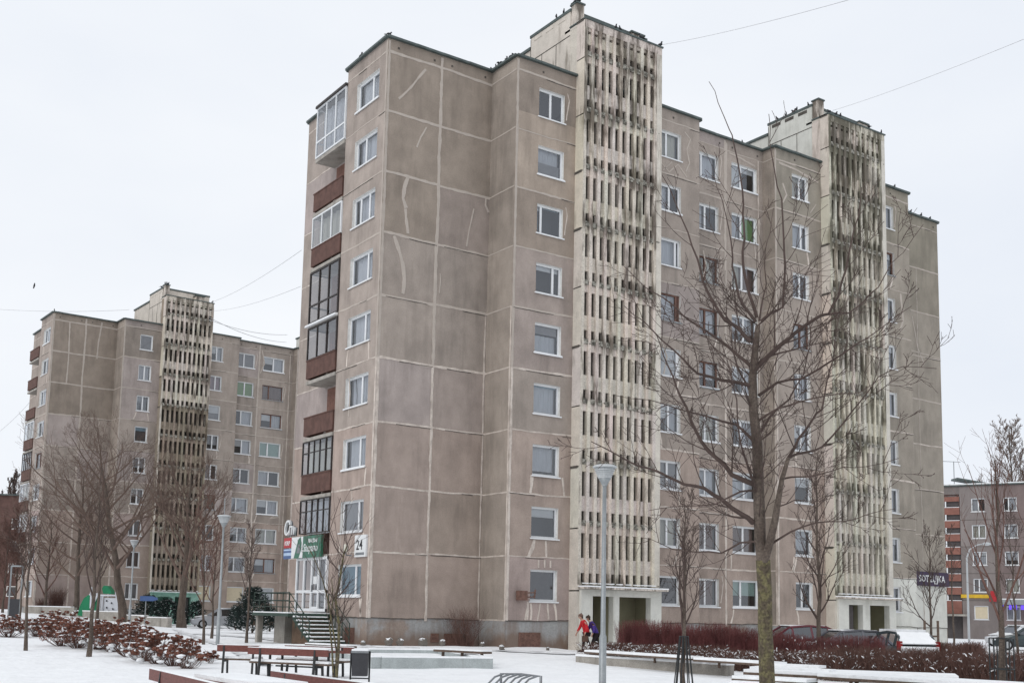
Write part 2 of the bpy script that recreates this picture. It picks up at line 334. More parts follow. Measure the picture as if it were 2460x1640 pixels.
def window(parent, fr, u0, u1, z0, z1, mull=(.5,), hang=(('c', 0, 1, 0, 1),), fmat='pvc_white', sill=.12, dep=.15, snow=False, rng=rb, fw=.09):
    """mull: fractions along the width; hang: (kind, u-from, u-to, z-from, z-to) as fractions."""
    m = MB(); f = fw
    fr.box(m, u0, u1, z0, z0+f, -dep-.06, -dep+.02); fr.box(m, u0, u1, z1-f, z1, -dep-.06, -dep+.02)
    fr.box(m, u0, u0+f, z0+f, z1-f, -dep-.06, -dep+.02); fr.box(m, u1-f, u1, z0+f, z1-f, -dep-.06, -dep+.02)
    W = u1-u0; Hh = z1-z0
    for q in mull: fr.box(m, u0+W*q-.055, u0+W*q+.055, z0+f, z1-f, -dep-.055, -dep+.025)
    wo = m.build('window', fmat, parent)
    g = MB(); tl = rng.uniform(-.004, .004); e = [u0+f]+[u0+W*q for q in mull]+[u1-f]
    for a, b in zip(e, e[1:]):
        k1, k2 = rng.uniform(-.006, .006), rng.uniform(-.006, .006)
        fr.fc(g, [fr.p(a, z0+f, -dep-.02+k1), fr.p(b, z0+f, -dep-.02-k1), fr.p(b, z1-f, -dep-.02+k2), fr.p(a, z1-f, -dep-.02-k2)])
    g.build('pane', 'window_glass', wo)
    for (k, a, b, c, d) in hang:
        h = MB(); ua, ub = u0+f+(W-2*f)*a, u0+f+(W-2*f)*b; za, zb = z0+f*.3+Hh*c, z0+(Hh-f*.3)*d
        n = 14 if k in 'cyrp' else 1; am = .035 if n > 1 else 0; dd = -dep-(.2 if n > 1 else .1)
        if k == 't': dd = -dep-.04
        if k == 'o': dd = -dep+.0
        pr = [(ua+(ub-ua)*i/n, dd+am*math.sin(i*2.1+a*9)*rng.uniform(.5, 1)) for i in range(n+1)]
        for p, q in zip(pr, pr[1:]): h.face([fr.p(p[0], za, p[1]), fr.p(q[0], za, q[1]), fr.p(q[0], zb, q[1]), fr.p(p[0], zb, p[1])], 0, (1, 1, 1), n > 1)
        h.build('curtain' if n > 1 else 'blind', CUR[k], wo)
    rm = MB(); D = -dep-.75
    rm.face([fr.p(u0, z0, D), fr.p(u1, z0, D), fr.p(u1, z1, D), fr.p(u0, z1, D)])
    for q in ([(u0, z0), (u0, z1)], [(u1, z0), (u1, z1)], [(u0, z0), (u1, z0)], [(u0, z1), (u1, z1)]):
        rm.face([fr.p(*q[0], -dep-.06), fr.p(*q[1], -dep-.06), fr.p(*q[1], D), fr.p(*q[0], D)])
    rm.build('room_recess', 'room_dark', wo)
    if sill:
        s_ = MB(); fr.box(s_, u0-.07, u1+.07, z0-.035, z0, -dep, .07); fr.box(s_, u0-.07, u1+.07, z0-.06, z0-.035, .05, .068)
        if snow: fr.box(s_, u0-.05, u1+.05, z0, z0+.03, -dep+.03, .06, 1)
        s_.build('sill', ['pvc_white' if fmat == 'pvc_white' else 'galvanised', 'snow'], wo)
    return wo
STY = [((.5,), (('c', 0, 1, 0, 1),)), ((.5,), (('c', 0, .5, 0, 1),)), ((.35,), (('c', 0, 1, 0, 1),)), ((.62,), (('c', 0, 1, 0, 1),)), ((.5,), (('y', 0, 1, 0, 1),)),
       ((.5,), (('w', 0, 1, .7, 1), ('c', 0, 1, 0, .7))), ((.38,), (('c', .38, 1, 0, 1),)), ((.5,), (('c', 0, 1, .35, 1),)), ((.4,), (('e', 0, 1, 0, 1),)), ((.5,), (('c', .5, 1, 0, 1), ('w', 0, .5, .5, 1)))]

def stair_tower(root, x0, x1, yF, T, dirt, paint, seed):
    """T: dict with yt (front), door side and colours of this tower."""
    r = random.Random(seed); yt = T['yt']; top = 29.8; ft = Frame((0, yt, 0), (1, 0, 0), (0, -1, 0)); mb = MB()
    tn = lambda z: tuple(c*r.uniform(.95, 1.02)*(q if T.get('brown') and z < 19.5 else 1) for c, q in ((1, .5), (1, .47), (.98, .43)))
    LG = [2.95+2.8*j for j in range(10)]
    fl = Frame((x0, yF+.0, 0), (0, -1, 0), (-1, 0, 0)); wd = yF-yt
    zz = [-.3]+[z-.28 for z in LG]+[top]
    for a, b in zip(zz, zz[1:]):                                   # smooth flank slabs with open joints
        fl.box(mb, 0, wd-.02, a+.03, b-.03, -.12, .02, 1, tn(a)); fl.box(mb, .02, wd-.05, b-.03, b+.03, -.12, 0, 3)
        if r.random() < .6: fl.box(mb, 0, wd-.1, b-.06, b+.05, .02, .05, 3)
    n = 10; p = .44; fw_ = .175; DP = -.22; xs = x0+.16
    ft.box(mb, 0+x0, xs, 2.95, top-.38, -.3, 0, 0, tn(22)); ft.box(mb, xs+n*p+.0, x1, 2.95, top-.38, -.3, 0, 1, tn(20))
    for i in range(n):                                             # ribs
        a = xs+i*p+.265
        for j, z in enumerate(LG):
            zt = min(top-.35, z+2.8); ft.box(mb, a+r.uniform(-.012, .012), a+fw_+r.uniform(-.02, .012), z, zt, DP, r.uniform(-.006, .01), 0, tn(z))
    for j, z in enumerate(LG):
        last = j == len(LG)-1
        # ledge at the bottom of the storey, solid band, ledge at the top
        ft.box(mb, xs, xs+n*p, z-.14, z+.10, DP, -.02, 2)
        if not last:
            ft.box(mb, xs, xs+n*p, z+.52, z+1.2, DP, -.09, 0, tn(z)); ft.box(mb, xs, xs+n*p, z+2.32, z+2.66, DP, -.08, 0, tn(z))
        else: ft.box(mb, xs, xs+n*p, z+.45, z+.98, DP, -.08, 0, tn(z)); ft.box(mb, xs, xs+n*p, z+1.12, z+1.35, DP, -.08, 0, tn(z))
        for q in range(26):                                        # crumbled, mossy lumps on the ledges
            u = r.uniform(xs-.1, x1-.05); s_ = r.uniform(.03, .1)
            if r.random() < .12+dirt*.3: mb.ball(ft.p(u, z+r.uniform(-.14, .1), -.02), (s_*1.5, s_*.5, s_*.55), 2, 6, 4, .6, r)
    fl2 = [(x0-.01, -.1)]
    mb.box((x0, yt, top-.38), (x1, yt+.33, top-.0), 0, tn(29)); mb.box((x0+.01, yF, 27.2), (x0+.3, yt+1.2, top-.02), 1, tn(14)); mb.box((x1-.3, yF+.31, 27.2), (x1-.01, yt+1.2, top-.02), 1)
    mb.box((x1-.15, yt+.34, 2.95), (x1, yF+.3, top), 1)
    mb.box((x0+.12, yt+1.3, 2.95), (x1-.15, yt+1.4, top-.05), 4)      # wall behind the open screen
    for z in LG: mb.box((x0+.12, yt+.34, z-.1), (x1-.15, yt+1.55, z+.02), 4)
    mb.box((x0+.0, yt+.33, top-.14), (x1, yF+1.0, top-.02), 1)
    # dark leaning deposits running out of the joints
    tower = mb.build('stair_tower', [T.get('tm', 'tower_concrete'), T.get('tf', 'tower_clean'), 'grime', 'dark_joint_and_shadow', 'stair_inside'], root)
    c = MB(); c.box((x0-.05, yt-.06, top), (x1+.05, yt+.3, top+.07)); c.box((x0-.05, yt+.3, top), (x0+.2, yt+1.2, top+.06)); c.box((x1-.2, yt+.3, top), (x1+.05, yt+1.2, top+.06)); c.build('coping', 'coping', tower)
    h = MB(); yb = yt+1.2; cm = T.get('house', 'tower_clean')
    h.box((x0, yb, 27), (x1, yb+3.3, 30.68), 0); h.box((x0+.05, yb+3.3, 27), (x1-.05, yb+7.6, 30.1), 0)
    h.box((x0-.04, yb-.04, 30.68), (x1+.04, yb+3.35, 30.82), 1); h.box((x0-.03, yb+3.35, 30.1), (x1+.03, yb+7.7, 30.24), 1)
    for i in range(3): h.box((x0-.02, yb+.35+i*1.0, 30.42), (x0+.2, yb+1.0+i*1.0, 30.6), 2 if T.get('vents') else 0)
    for yy in (yb+1.1, yb+2.3, yb+3.28): h.box((x0-.012, yy, 27), (x0+.05, yy+.035, 29.4 if yy < yb+3 else 30.6), 2)
    h.box((x0-.014, yb, 29.42), (x0+.05, yb+3.3, 29.46), 2)
    lh = h.build('lift_house', [cm, 'coping', 'dark_joint_and_shadow'], root)
    ch = MB(); ch.box((x0+.05, yb-.45, 29.9), (x0+.5, yb+.0, 30.95)); ch.box((x0+.0, yb-.5, 30.95), (x0+.55, yb+.05, 31.03), 1); ch.build('chimney', ['tower_concrete', 'coping'], lh)
    ch = MB(); ch.box((x1-1.5, yt+.6, 29.85), (x1-.75, yt+1.2, 30.42)); ch.box((x1-1.58, yt+.5, 30.42), (x1-.67, yt+1.3, 30.5), 1); ch.build('chimney', ['tower_concrete', 'coping'], lh)
    # entrance
    e = MB(); pc = 0; f0 = Frame((0, yt-.12, 0), (1, 0, 0), (0, -1, 0)); o1, o2 = T['open']
    zo = 2.45; cols = [x0+.12, o1[0], o1[1], o2[0], o2[1], x1+.02]
    f0.box(e, cols[0], cols[1], -.3, 2.75, -.35, 0); f0.box(e, cols[2], cols[3], -.3, 2.75, -.35, 0); f0.box(e, cols[4], cols[5], -.3, 2.75, -.35, 0)
    f0.box(e, o1[0], o1[1], zo, 2.75, -.35, 0); f0.box(e, o2[0], o2[1], zo, 2.75, -.35, 0)
    f0.box(e, x0, x1, -.3, 2.9, -1.9, -1.75, 1); f0.box(e, x0, x1, 2.6, 2.7, -1.75, -.35, 1)
    for u in (o1[1]+.06, ): f0.box(e, u, u+.12, -.3, 2.7, -1.75, -.35, 1)
    f0.box(e, x0+.05, x0+.15, -.3, 2.7, -1.75, -.35, 1); f0.box(e, x1-.1, x1, -.3, 2.7, -1.75, -.35, 1)
    en = e.build('entrance', T['emat'], root)
    d = MB(); a, b = T['door']; f0.box(d, a, b, -.1, 2.42, -.5, -.37); d.build('door', 'blind_dark' if not T.get('dooropen') else 'stair_inside', en)
    c = MB(); f0.box(c, x0+.05, x1+.05, 2.76, 2.84, -.2, .45, 0); f0.box(c, x0+.04, x1+.06, 2.84, 2.9, -.2, .47, 1)
    for i in range(9): f0.box(c, x0+.15+i*.5+r.uniform(-.1, .1), x0+.4+i*.5, 2.99, 3.03, -.05, .16, 1)
    c.build('canopy', [T.get('cmat', 'tower_concrete'), 'snow'], en)
    return tower
def dmg(fr_pts): return fr_pts

def balcony(root, fl, y0, y1, base, kind, rng, back=1.0):
    """Frame fl runs along the gable, d outward; slab, parapet and glazing between the two wall planes."""
    m = MB(); fl.box(m, y0, y1, base-.16, base, -back, .06); b = m.build('balcony', 'concrete', root)
    if 'p' in kind:
        p = MB(); fl.box(p, y0+.03, y1-.02, base+.12, base+.98, -.02, .07); fl.box(p, y1-.08, y1, base+.12, base+.98, -back+.05, -.02)
        fl.box(p, y0+.0, y1, base+.98, base+1.03, -.04, .1); p.build('parapet', 'balcony_brown', b)
    gl = None
    if 'W' in kind: gl = ('pvc_white', base+.05, base+2.66, 3, .3)
    if 'w' in kind: gl = ('pvc_white', base+1.0, base+2.6, 3, 0)
    if 'D' in kind: gl = ('dark_frame', base+.02, base+2.6, 3, .33)
    if 'd' in kind: gl = ('dark_frame', base+1.0, base+2.62, 3, 0)
    if 't' in kind: gl = ('dark_frame', base+1.02, base+2.62, 5, .64)
    if gl:
        fm, z0, z1, n, sp = gl; f = .07 if n < 5 else .04; g = MB()
        fl.box(g, y0, y1, z0, z0+f, 0, .08); fl.box(g, y0, y1, z1-f, z1, 0, .08)
        for i in range(n+1):
            u = y0+(y1-y0-f)*i/n; fl.box(g, u, u+f, z0+f, z1-f, 0, .08)
        if sp: fl.box(g, y0+f, y1-f, z0+(z1-z0)*sp, z0+(z1-z0)*sp+f, .005, .075)
        for zc in (z0, z1-f, z0+(z1-z0)*sp) if sp else (z0, z1-f): fl.box(g, y1-f, y1, zc, zc+f, -back, 0)
        go = g.build('glazing', fm, b)
        q = MB()
        for i in range(n):
            a = y0+(y1-y0)*i/n; c = y0+(y1-y0)*(i+1)/n; k1 = rng.uniform(-.012, .012)
            fl.fc(q, [fl.p(a, z0, .04+k1), fl.p(c, z0, .04-k1), fl.p(c, z1, .04-k1), fl.p(a, z1, .04+k1)])
        q.face([fl.p(y1-.03, z0, 0), fl.p(y1-.03, z0, -back), fl.p(y1-.03, z1, -back), fl.p(y1-.03, z1, 0)])
        q.build('pane', 'window_glass', go)
        if rng.random() < .75 or 'W' in kind:
            h = MB(); n2 = 20; pr = [(y0+.1+(y1-y0-.2)*i/n2, -.3+.04*math.sin(i*1.9)) for i in range(n2+1)]
            for p_, q_ in zip(pr, pr[1:]): h.face([fl.p(p_[0], max(z0, base+.05), p_[1]), fl.p(q_[0], max(z0, base+.05), q_[1]), fl.p(q_[0], z1-.1, q_[1]), fl.p(p_[0], z1-.1, p_[1])])
            h.build('curtain', rng.choice(['curtain', 'curtain_cream']), b)
    if 'l' in kind:
        s_ = MB(); fl.box(s_, y0-.02, y1+.1, base-.12, base-.05, .05, .2); fl.box(s_, y0-.02, y1+.1, base-.05, base-.02, .05, .18, 1); s_.build('ledge_cover', ['pvc_white', 'snow'], b)
    if 'r' in kind:
        s_ = MB(); fl.box(s_, y0-.05, y1+.05, base+2.66, base+2.74, -back, .16); fl.box(s_, y0-.05, y1+.05, base+2.74, base+2.8, -back, .14, 1); s_.build('awning_roof', ['dark_frame', 'roofing'], b)
    return b

def block(name, B, loc, rz, label, detail):
    root = empty(name, loc, rz, label=label, category='apartment block'); rg = random.Random(B['seed']); s = B['s']; yF = -s; yM = B['yM']; ys = B.get('ysc', 1)
    f0 = Frame((0, 0, 0), (1, 0, 0), (0, -1, 0)); f1 = Frame((0, yF, 0), (1, 0, 0), (0, -1, 0)); fm = Frame((0, yM, 0), (1, 0, 0), (0, -1, 0))
    l0 = Frame((0, 0, 0), (0, 1, 0), (-1, 0, 0)); l1 = Frame((B['eo'], 0, 0), (0, 1, 0), (-1, 0, 0)); gable = B['E']
    mb = MB(); MW = ['panel', 'sealant', 'dark_joint_and_shadow', 'reveal_white', 'brick_red', 'white_render', 'plinth', 'roofing', 'room_dark', 'sealant_smooth']
    wins = {}
    def addw(seg, k, u0, u1, a=.863, b=2.262): wins.setdefault((seg, k), []).append((u0, u1, LZ(k+1)+a, LZ(k+1)+b))
    for k in range(9):
        if not (seg_skip := False):
            addw('C', k, *B['wC']); addw('G', k, *B['wG']); addw('H', k, *B['wH1']); addw('H2', k, *B['wH2']); addw('J', k, *B['wJ']); addw('K', k, *B['wK'])
            addw('L', k, B['wL'][0]*ys, B['wL'][1]*ys, .9, 2.28)
    def tint(seg, k):
        b = rg.uniform(.93, 1.05); t = [b, b, b]
        if k >= 6: t = [b*1.06, b*1.0, b*.985]                     # lower storeys: pinker, newer coat
        if seg in ('K', 'M') : t = [b*.93, b*.96, b*.93]
        if seg in ('J', 'C') and k < 1: t = [b*.86, b*.86, b*.85]
        if seg in ('F0', 'F0b') and k < 3: t = [b*.86, b*.84, b*.8]
        if seg in ('L', 'E'): t = [t[0]*1.05, t[1]*1.04, t[2]*1.05]
        if rg.random() < .13: t = [t[0]*1.04, t[1]*1.04, t[2]*1.1]
        if (seg, k) in B.get('tints', {}): t = B['tints'][(seg, k)]
        return tuple(t)
    segs = [('F0', f0, 0, B['xMid']), ('F0b', f0, B['xMid'], B['xB']), ('C', f1, B['xB'], B['xD']), ('G', f1, B['xT1b'], B['xG']), ('H', fm, B['xG'], B['xHm']), ('H2', fm, B['xHm'], B['xH']),
            ('J', f1, B['xH'], B['xJ1']), ('K', f1, B['xT2b'], B['xK']), ('M', f0, B['xK'], B['xM']), ('L', l0, 0, B['yL']), ('E', l1, B['yL'], gable)]
    steps = [(B['xB'], 0, yF), (B['xG'], yF, yM), (B['xH'], yM, yF), (B['xK'], yF, 0)]
    for seg, fr, u0, u1 in segs:
        for k in range(9):
            z0, z1 = LZ(k+1), LZ(k); t = tint(seg, k); mi = 5 if (seg in ('K', 'M') and k == 8 and B.get('white')) else 0
            if seg == 'E':
                fr.quad(mb, u0, u1, z0, z1, 0, 0, t); fr.box(mb, u0+.05, B['yBal']-.25, z0+.05, z1-.25, 0, .012, 4); continue
            if seg == 'C' and k == 0 and B.get('patch'):
                zm = z0+.95; zq = z0+FH
                holed(mb, fr, u0, u1, z0, z1, wins.get((seg, k), []), mi, t)
                fr.quad(mb, u0, u1, z0, z0+.85, .006, 0, (1.14, 1.1, 1.04)); continue
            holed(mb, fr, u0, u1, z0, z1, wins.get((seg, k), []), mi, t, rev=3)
        t = tint(seg, 0); fr.quad(mb, u0, u1, LZ(0), ROOF, 0, 0, t)
        d_ = -.03 if seg != 'E' else 0
        pm = 5 if (seg in ('K', 'M') and B.get('white')) else 6
        fr.quad(mb, u0, u1, -.6, P0, d_, pm); fr.face if 0 else None
        mb.face([fr.p(u0, P0, 0), fr.p(u1, P0, 0), fr.p(u1, P0, d_), fr.p(u0, P0, d_)], 2)
    for x, ya, yb in steps:
        fs = Frame((x, ya, 0), (0, 1 if yb > ya else -1, 0), (-1 if yb < ya else 1, 0, 0)); L = abs(yb-ya)
        for k in range(9): b = rg.uniform(.94, 1.03)*(.97 if k > 2 else .9); fs.quad(mb, 0, L, LZ(k+1), LZ(k), 0, 0, (b, b, b*.98))
        fs.quad(mb, 0, L, LZ(0), ROOF, 0, 0, (.95, .95, .93)); fs.quad(mb, 0, L, -.6, P0, -.03 if 0 else 0, 6)
        for k in range(10): ribbon(mb, fs, [(0, LZ(k)), (L, LZ(k))], .06, .01, 9 if k < 5 else 1, .015)
        if detail: ribbon(mb, fs, [(L-.06 if yb < ya else .06, LZ(9)), (L-.06 if yb < ya else .06, LZ(4))], .1, .011, 1)
    # return walls at the balcony notch, back, far end, roof
    mb.face([(0, B['yL'], -.6), (B['eo'], B['yL'], -.6), (B['eo'], B['yL'], ROOF), (0, B['yL'], ROOF)], 0, (.95, .95, .95))
    bk = 12.5
    mb.face([(B['eo'], gable, -.6), (B['eo']+2, gable, -.6), (B['eo']+2, gable, ROOF), (B['eo'], gable, ROOF)], 0)
    mb.face([(B['eo']+2, gable, -.6), (B['eo']+2, bk, -.6), (B['eo']+2, bk, ROOF), (B['eo']+2, gable, ROOF)], 0)
    mb.face([(B['eo']+2, bk, -.6), (B['xM'], bk, -.6), (B['xM'], bk, ROOF), (B['eo']+2, bk, ROOF)], 0)
    mb.face([(B['xM'], 0, -.6), (B['xM'], bk, -.6), (B['xM'], bk, ROOF), (B['xM'], 0, ROOF)], 0)
    outl = [(0, 0), (B['xB'], 0), (B['xB'], yF), (B['xG'], yF), (B['xG'], yM), (B['xH'], yM), (B['xH'], yF), (B['xK'], yF), (B['xK'], 0), (B['xM'], 0), (B['xM'], bk), (B['eo']+2, bk), (B['eo']+2, gable), (B['eo'], gable), (B['eo'], B['yL']), (0, B['yL'])]
    mb.face([(x, y, ROOF-.02) for x, y in outl], 7)
    # sealed joints between the panels
    def hj(fr, u0, u1, k, wd=.09, mi=1): ribbon(mb, fr, [(u0, LZ(k)+rg.uniform(-.02, .02)), (u1, LZ(k)+rg.uniform(-.02, .02))], wd, .012, mi, .035, rg)
    for seg, fr, u0, u1 in segs:
        for k in range(10):
            hi = k <= 5; tt = rg.random()
            if seg == 'E': 
                hj(fr, B['yBal'], u1, k, .06)
                continue
            if k == 9: hj(fr, u0, u1, k, .035, 2); continue
            hj(fr, u0, u1, k, .12 if (seg in ('F0', 'F0b') and k < 6) else rg.choice([.05, .07, .09]), 9 if k < 5 else 1)
            if tt < .75 and not (seg in ('F0', 'F0b') and k < 3):
                a = rg.uniform(u0, u1-.5); b = min(u1, a+rg.uniform(.6, 3)); ribbon(mb, fr, [(a, LZ(k)-.045), (b, LZ(k)-.05)], .028, .016, 2, .02, rg)  # thin dark ribbon below the joint, a shadow line put in as colour
        if seg in ('F0', 'C', 'J', 'L', 'G') : ribbon(mb, fr, [(u0+.07, LZ(5)), (u0+.07, ROOF-.1)], .12, .0125, 9, .012, rg, (.95, .95, .95)); ribbon(mb, fr, [(u0+.07, P0), (u0+.07, LZ(5))], .12, .0125, 1, .012, rg)
        if seg in ('F0b', 'H2', 'M'): ribbon(mb, fr, [(u0, LZ(5)), (u0, ROOF-.1)], .15, .0135, 9, .03, rg); ribbon(mb, fr, [(u0, P0-.1), (u0, LZ(5))], .12, .0135, 1, .03, rg)
        if seg in ('F0b',): ribbon(mb, fr, [(u1-.07, P0), (u1-.07, LZ(4))], .07, .0125, 1, .02, rg)
        if seg == 'H2': ribbon(mb, fr, [(u1-.35, P0), (u1-.35, LZ(0))], .08, .0125, 1, .03, rg)
        if seg == 'M': ribbon(mb, fr, [((u0+u1)/2+.6, LZ(9)), ((u0+u1)/2+.6, LZ(1))], .05, .0125, 1, .03, rg, (.8, .8, .8))
        # small weep holes under the roof
        n = max(1, int((u1-u0)/1.3))
        for u in ([u0+.5, u1-.45] if seg in ('F0', 'F0b', 'H', 'H2', 'M') else [u0+(u1-u0)*.42]):
            if seg not in ('L', 'E'): fr.box(mb, u, u+.09, LZ(0)+.22, LZ(0)+.31, 0, .02, 2)
    # random repair lines at windows
    for (seg, k), hs in wins.items():
        fr = {'C': f1, 'G': f1, 'J': f1, 'K': f1, 'H': fm, 'H2': fm, 'L': l0}[seg]
        for (a, b, c, d) in hs:
            for side in (a+.05, b-.15, a-.12):
                if rg.random() < (.33 if k >= 4 else .12):
                    x2 = side+rg.uniform(-.3, .15); ribbon(mb, fr, [(side, c-.09), ((side+x2)/2+.03, c-.45), (x2, LZ(k+1)+.04)], .1, .014, 1, .04, rg, (1.1, 1.1, 1.1))
            if rg.random() < .14 and seg != 'L': ribbon(mb, fr, [(b+.1, c+.2), (b+.25, d-.2), (b+.15, d+.15)], .05, .014, 1, .04, rg)
    for fr_, pts_, wd_ in B.get('repairs', []): ribbon(mb, {'f0': f0, 'f1': f1, 'fm': fm, 'l0': l0}[fr_], pts_, wd_, .0145, 9 if pts_[0][1] > 10 else 1, .02, rg)
    for (u, z, uw, zh, col) in B.get('vents', []): f0.box(mb, u, u+uw, z, z+zh, -.05, -.01, 2)
    wall = mb.build('wall', MW, root)
    # plinth hatches
    for (fr, u0, u1, z0, z1, m_) in [(f1, B['wC'][0]-.55, B['wC'][0]+.62, .12, .78, 'old_frame'), (f0, 3.12, 3.52, .28, .66, 'old_frame'), (f0, 3.8, 4.75, .05, .66, 'old_frame'), (l0, 1.2, 2.1, .2, .85, 'old_frame')]:
        h = MB(); fr.box(h, u0, u1, z0, z1, -.06, .0)
        for i in range(7): a = u0+(u1-u0)*(i+.5)/7; fr.box(h, a, a+.02, z0+.03, z1-.03, 0, .012)
        h.build('cellar_hatch', m_, root)
    # coping along the roof edge
    c = MB(); P = outl+[outl[0]]
    for a, b in zip(P, P[1:]):
        A = Vector((*a, ROOF)); Bv = Vector((*b, ROOF)); n_ = max(1, int((Bv-A).length/1.4))
        for i in range(n_):
            q0 = A.lerp(Bv, i/n_); q1 = A.lerp(Bv, (i+1)/n_); j = rg.uniform(-.012, .012); e_ = (Bv-A).normalized()*.05
            c.bar(q0-e_*(i == 0)+Vector((0, 0, .03+j)), q1+e_*(i == n_-1)+Vector((0, 0, .03-j)), .32, .10)
    c.build('roof_coping', 'coping', root)
    # windows
    for (seg, k), hs in sorted(wins.items(), key=lambda t: (t[0][0], t[0][1])):
        if seg in B.get('hide', ()): continue
        fr = {'C': f1, 'G': f1, 'J': f1, 'K': f1, 'H': fm, 'H2': fm, 'L': l0}[seg]
        for (a, b, c_, d) in hs:
            st = B['styles'].get((seg, k)); 
            if st is None:
                mu, hg = rg.choice(STY); st = (mu, hg)
                if rg.random() < .1: st = (mu, hg, 'old_frame')
            mu, hg = st[0], st[1]; fmx = st[2] if len(st) > 2 else 'pvc_white'
            window(root, fr, a, b, c_, d, mu, hg, fmx, snow=rg.random() < .3, rng=rg)
    # balconies
    for k, kind in B['balc'].items(): balcony(root, l0, B['yL']+.02, B['yBal'], LZ(k+1), kind, rg, B['eo'])
    for i, T in enumerate(B['towers']): stair_tower(root, T['x0'], T['x1'], yF, T, T['dirt'], 0, 31+i)
    return root

MAIN = dict(seed=5, s=2.071, yM=-1.208, eo=1.006, E=10.614, xMid=2.822, xB=5.61, xD=9.07, xT1b=13.9, xG=17.095, xHm=19.8, xH=22.671, xJ1=26.4, xT2b=31.28, xK=34.229, xM=40.0,
    yL=3.978, yBal=7.22, wC=(6.895, 8.376), wG=(14.42, 15.82), wH1=(17.55, 19.3), wH2=(20.28, 22.2), wJ=(24.05, 25.35), wK=(31.55, 32.8), wL=(.74, 2.95), white=True, patch=True,
    tints={('C', 1): (1.14, 1.1, 1.04), ('C', 2): (.9, .87, .83), ('C', 0): (.84, .82, .79), ('C', 3): (1.0, .98, 1.0), ('C', 4): (1.02, 1.0, 1.03), ('J', 0): (.84, .88, .84), ('J', 1): (.86, .88, .85), ('K', 0): (.82, .86, .8), ('M', 0): (.8, .84, .78), ('M', 1): (.82, .85, .8),
           ('F0b', 5): (1.0, .98, 1.0), ('F0', 7): (1.05, 1.0, 1.0), ('F0b', 7): (.97, .93, .9), ('F0', 6): (1.02, .97, .97)},
    styles={('C', 0): ((.5,), ()), ('C', 1): ((), (('c', 0, 1, .5, 1), ('e', 0, 1, 0, .5))), ('C', 2): ((.2,), (('w', 0, .2, .8, 1), ('b', .2, 1, .9, 1))), ('C', 3): ((.7,), (('w', 0, 1, .78, 1),)),
            ('C', 4): ((), (('e', 0, 1, .65, 1), ('c', 0, 1, 0, .65))), ('C', 5): ((), (('c', 0, 1, 0, 1), ('b', 0, 1, .88, 1))), ('C', 6): ((), (('c', 0, 1, .15, 1),)), ('C', 7): ((), (('w', 0, 1, .66, 1),)), ('C', 8): ((), (('d', 0, 1, 0, 1),)),
            ('L', 0): ((.36,), (('c', 0, 1, 0, 1),)), ('L', 1): ((.58,), (('c', 0, 1, 0, 1),)), ('L', 2): ((.33, .72), (('c', 0, 1, 0, 1),)), ('L', 3): ((.3,), (('c', 0, 1, 0, 1),)), ('L', 4): ((.32,), (('c', 0, 1, 0, 1),)),
            ('L', 5): ((.36,), (('c', 0, 1, 0, 1),)), ('L', 6): ((.34,), (('c', 0, 1, 0, 1),)), ('L', 7): ((.3,), (('e', 0, 1, 0, 1),)), ('L', 8): ((.33,), (('t', 0, 1, 0, 1),)),
            ('G', 0): ((.35,), (('y', 0, 1, 0, 1),)), ('G', 2): ((.8,), (('c', 0, 1, 0, 1),)), ('G', 4): ((.9,), (('w', 0, 1, 0, 1),), 'pvc_white'), ('G', 3): ((.85,), (('c', 0, 1, 0, 1),), 'old_frame'), ('G', 8): ((), (('d', 0, 1, 0, 1),)),
            ('G', 7): ((.45,), (('y', 0, 1, 0, 1),)), ('G', 6): ((.45,), (('e', 0, 1, 0, 1),)), ('H', 3): ((.5,), (('c', 0, 1, 0, 1),), 'old_frame'), ('H', 7): ((.5,), (('r', 0, 1, 0, 1),)), ('H', 8): ((.5,), (('r', 0, 1, 0, 1),)),
            ('H2', 0): ((.42,), (('w', 0, .42, 0, 1), ('w', .42, 1, .75, 1))), ('H2', 1): ((.42,), (('c', 0, .42, 0, 1), ('g', .42, 1, 0, 1))), ('H2', 2): ((.45,), (('y', 0, .45, 0, 1), ('r', .45, 1, 0, 1))),
            ('H2', 7): ((.45,), (('r', 0, 1, 0, 1),)), ('H2', 8): ((.35,), (('m', 0, 1, .42, 1),)), ('J', 7): ((), (('c', 0, 1, .2, 1),)), ('J', 6): ((), (('w', 0, 1, .62, 1),)), ('J', 8): ((.45,), ()), ('J', 0): ((.55,), (('y', 0, .55, 0, 1), ('y', .55, 1, .6, 1)))},
    balc={0: 'Wr', 1: 'p', 2: 'pw', 3: 'Dl', 4: 'pd', 5: 'p', 6: 'pt', 7: 't'},
    repairs=[],
    towers=[dict(x0=9.07, x1=13.95, yt=-2.69, dirt=.75, open=((9.85, 11.05), (11.4, 13.3)), door=(11.42, 11.68), emat=['white_render', 'cream_render']),
            dict(tm='tower_mossy', tf='tower_clean', x0=26.42, x1=31.3, yt=-2.69, dirt=1.0, open=((27.35, 28.5), (29.1, 30.75)), door=(27.37, 28.15), emat=['white_render', 'cream_render'], house='white_render', vents=True)])
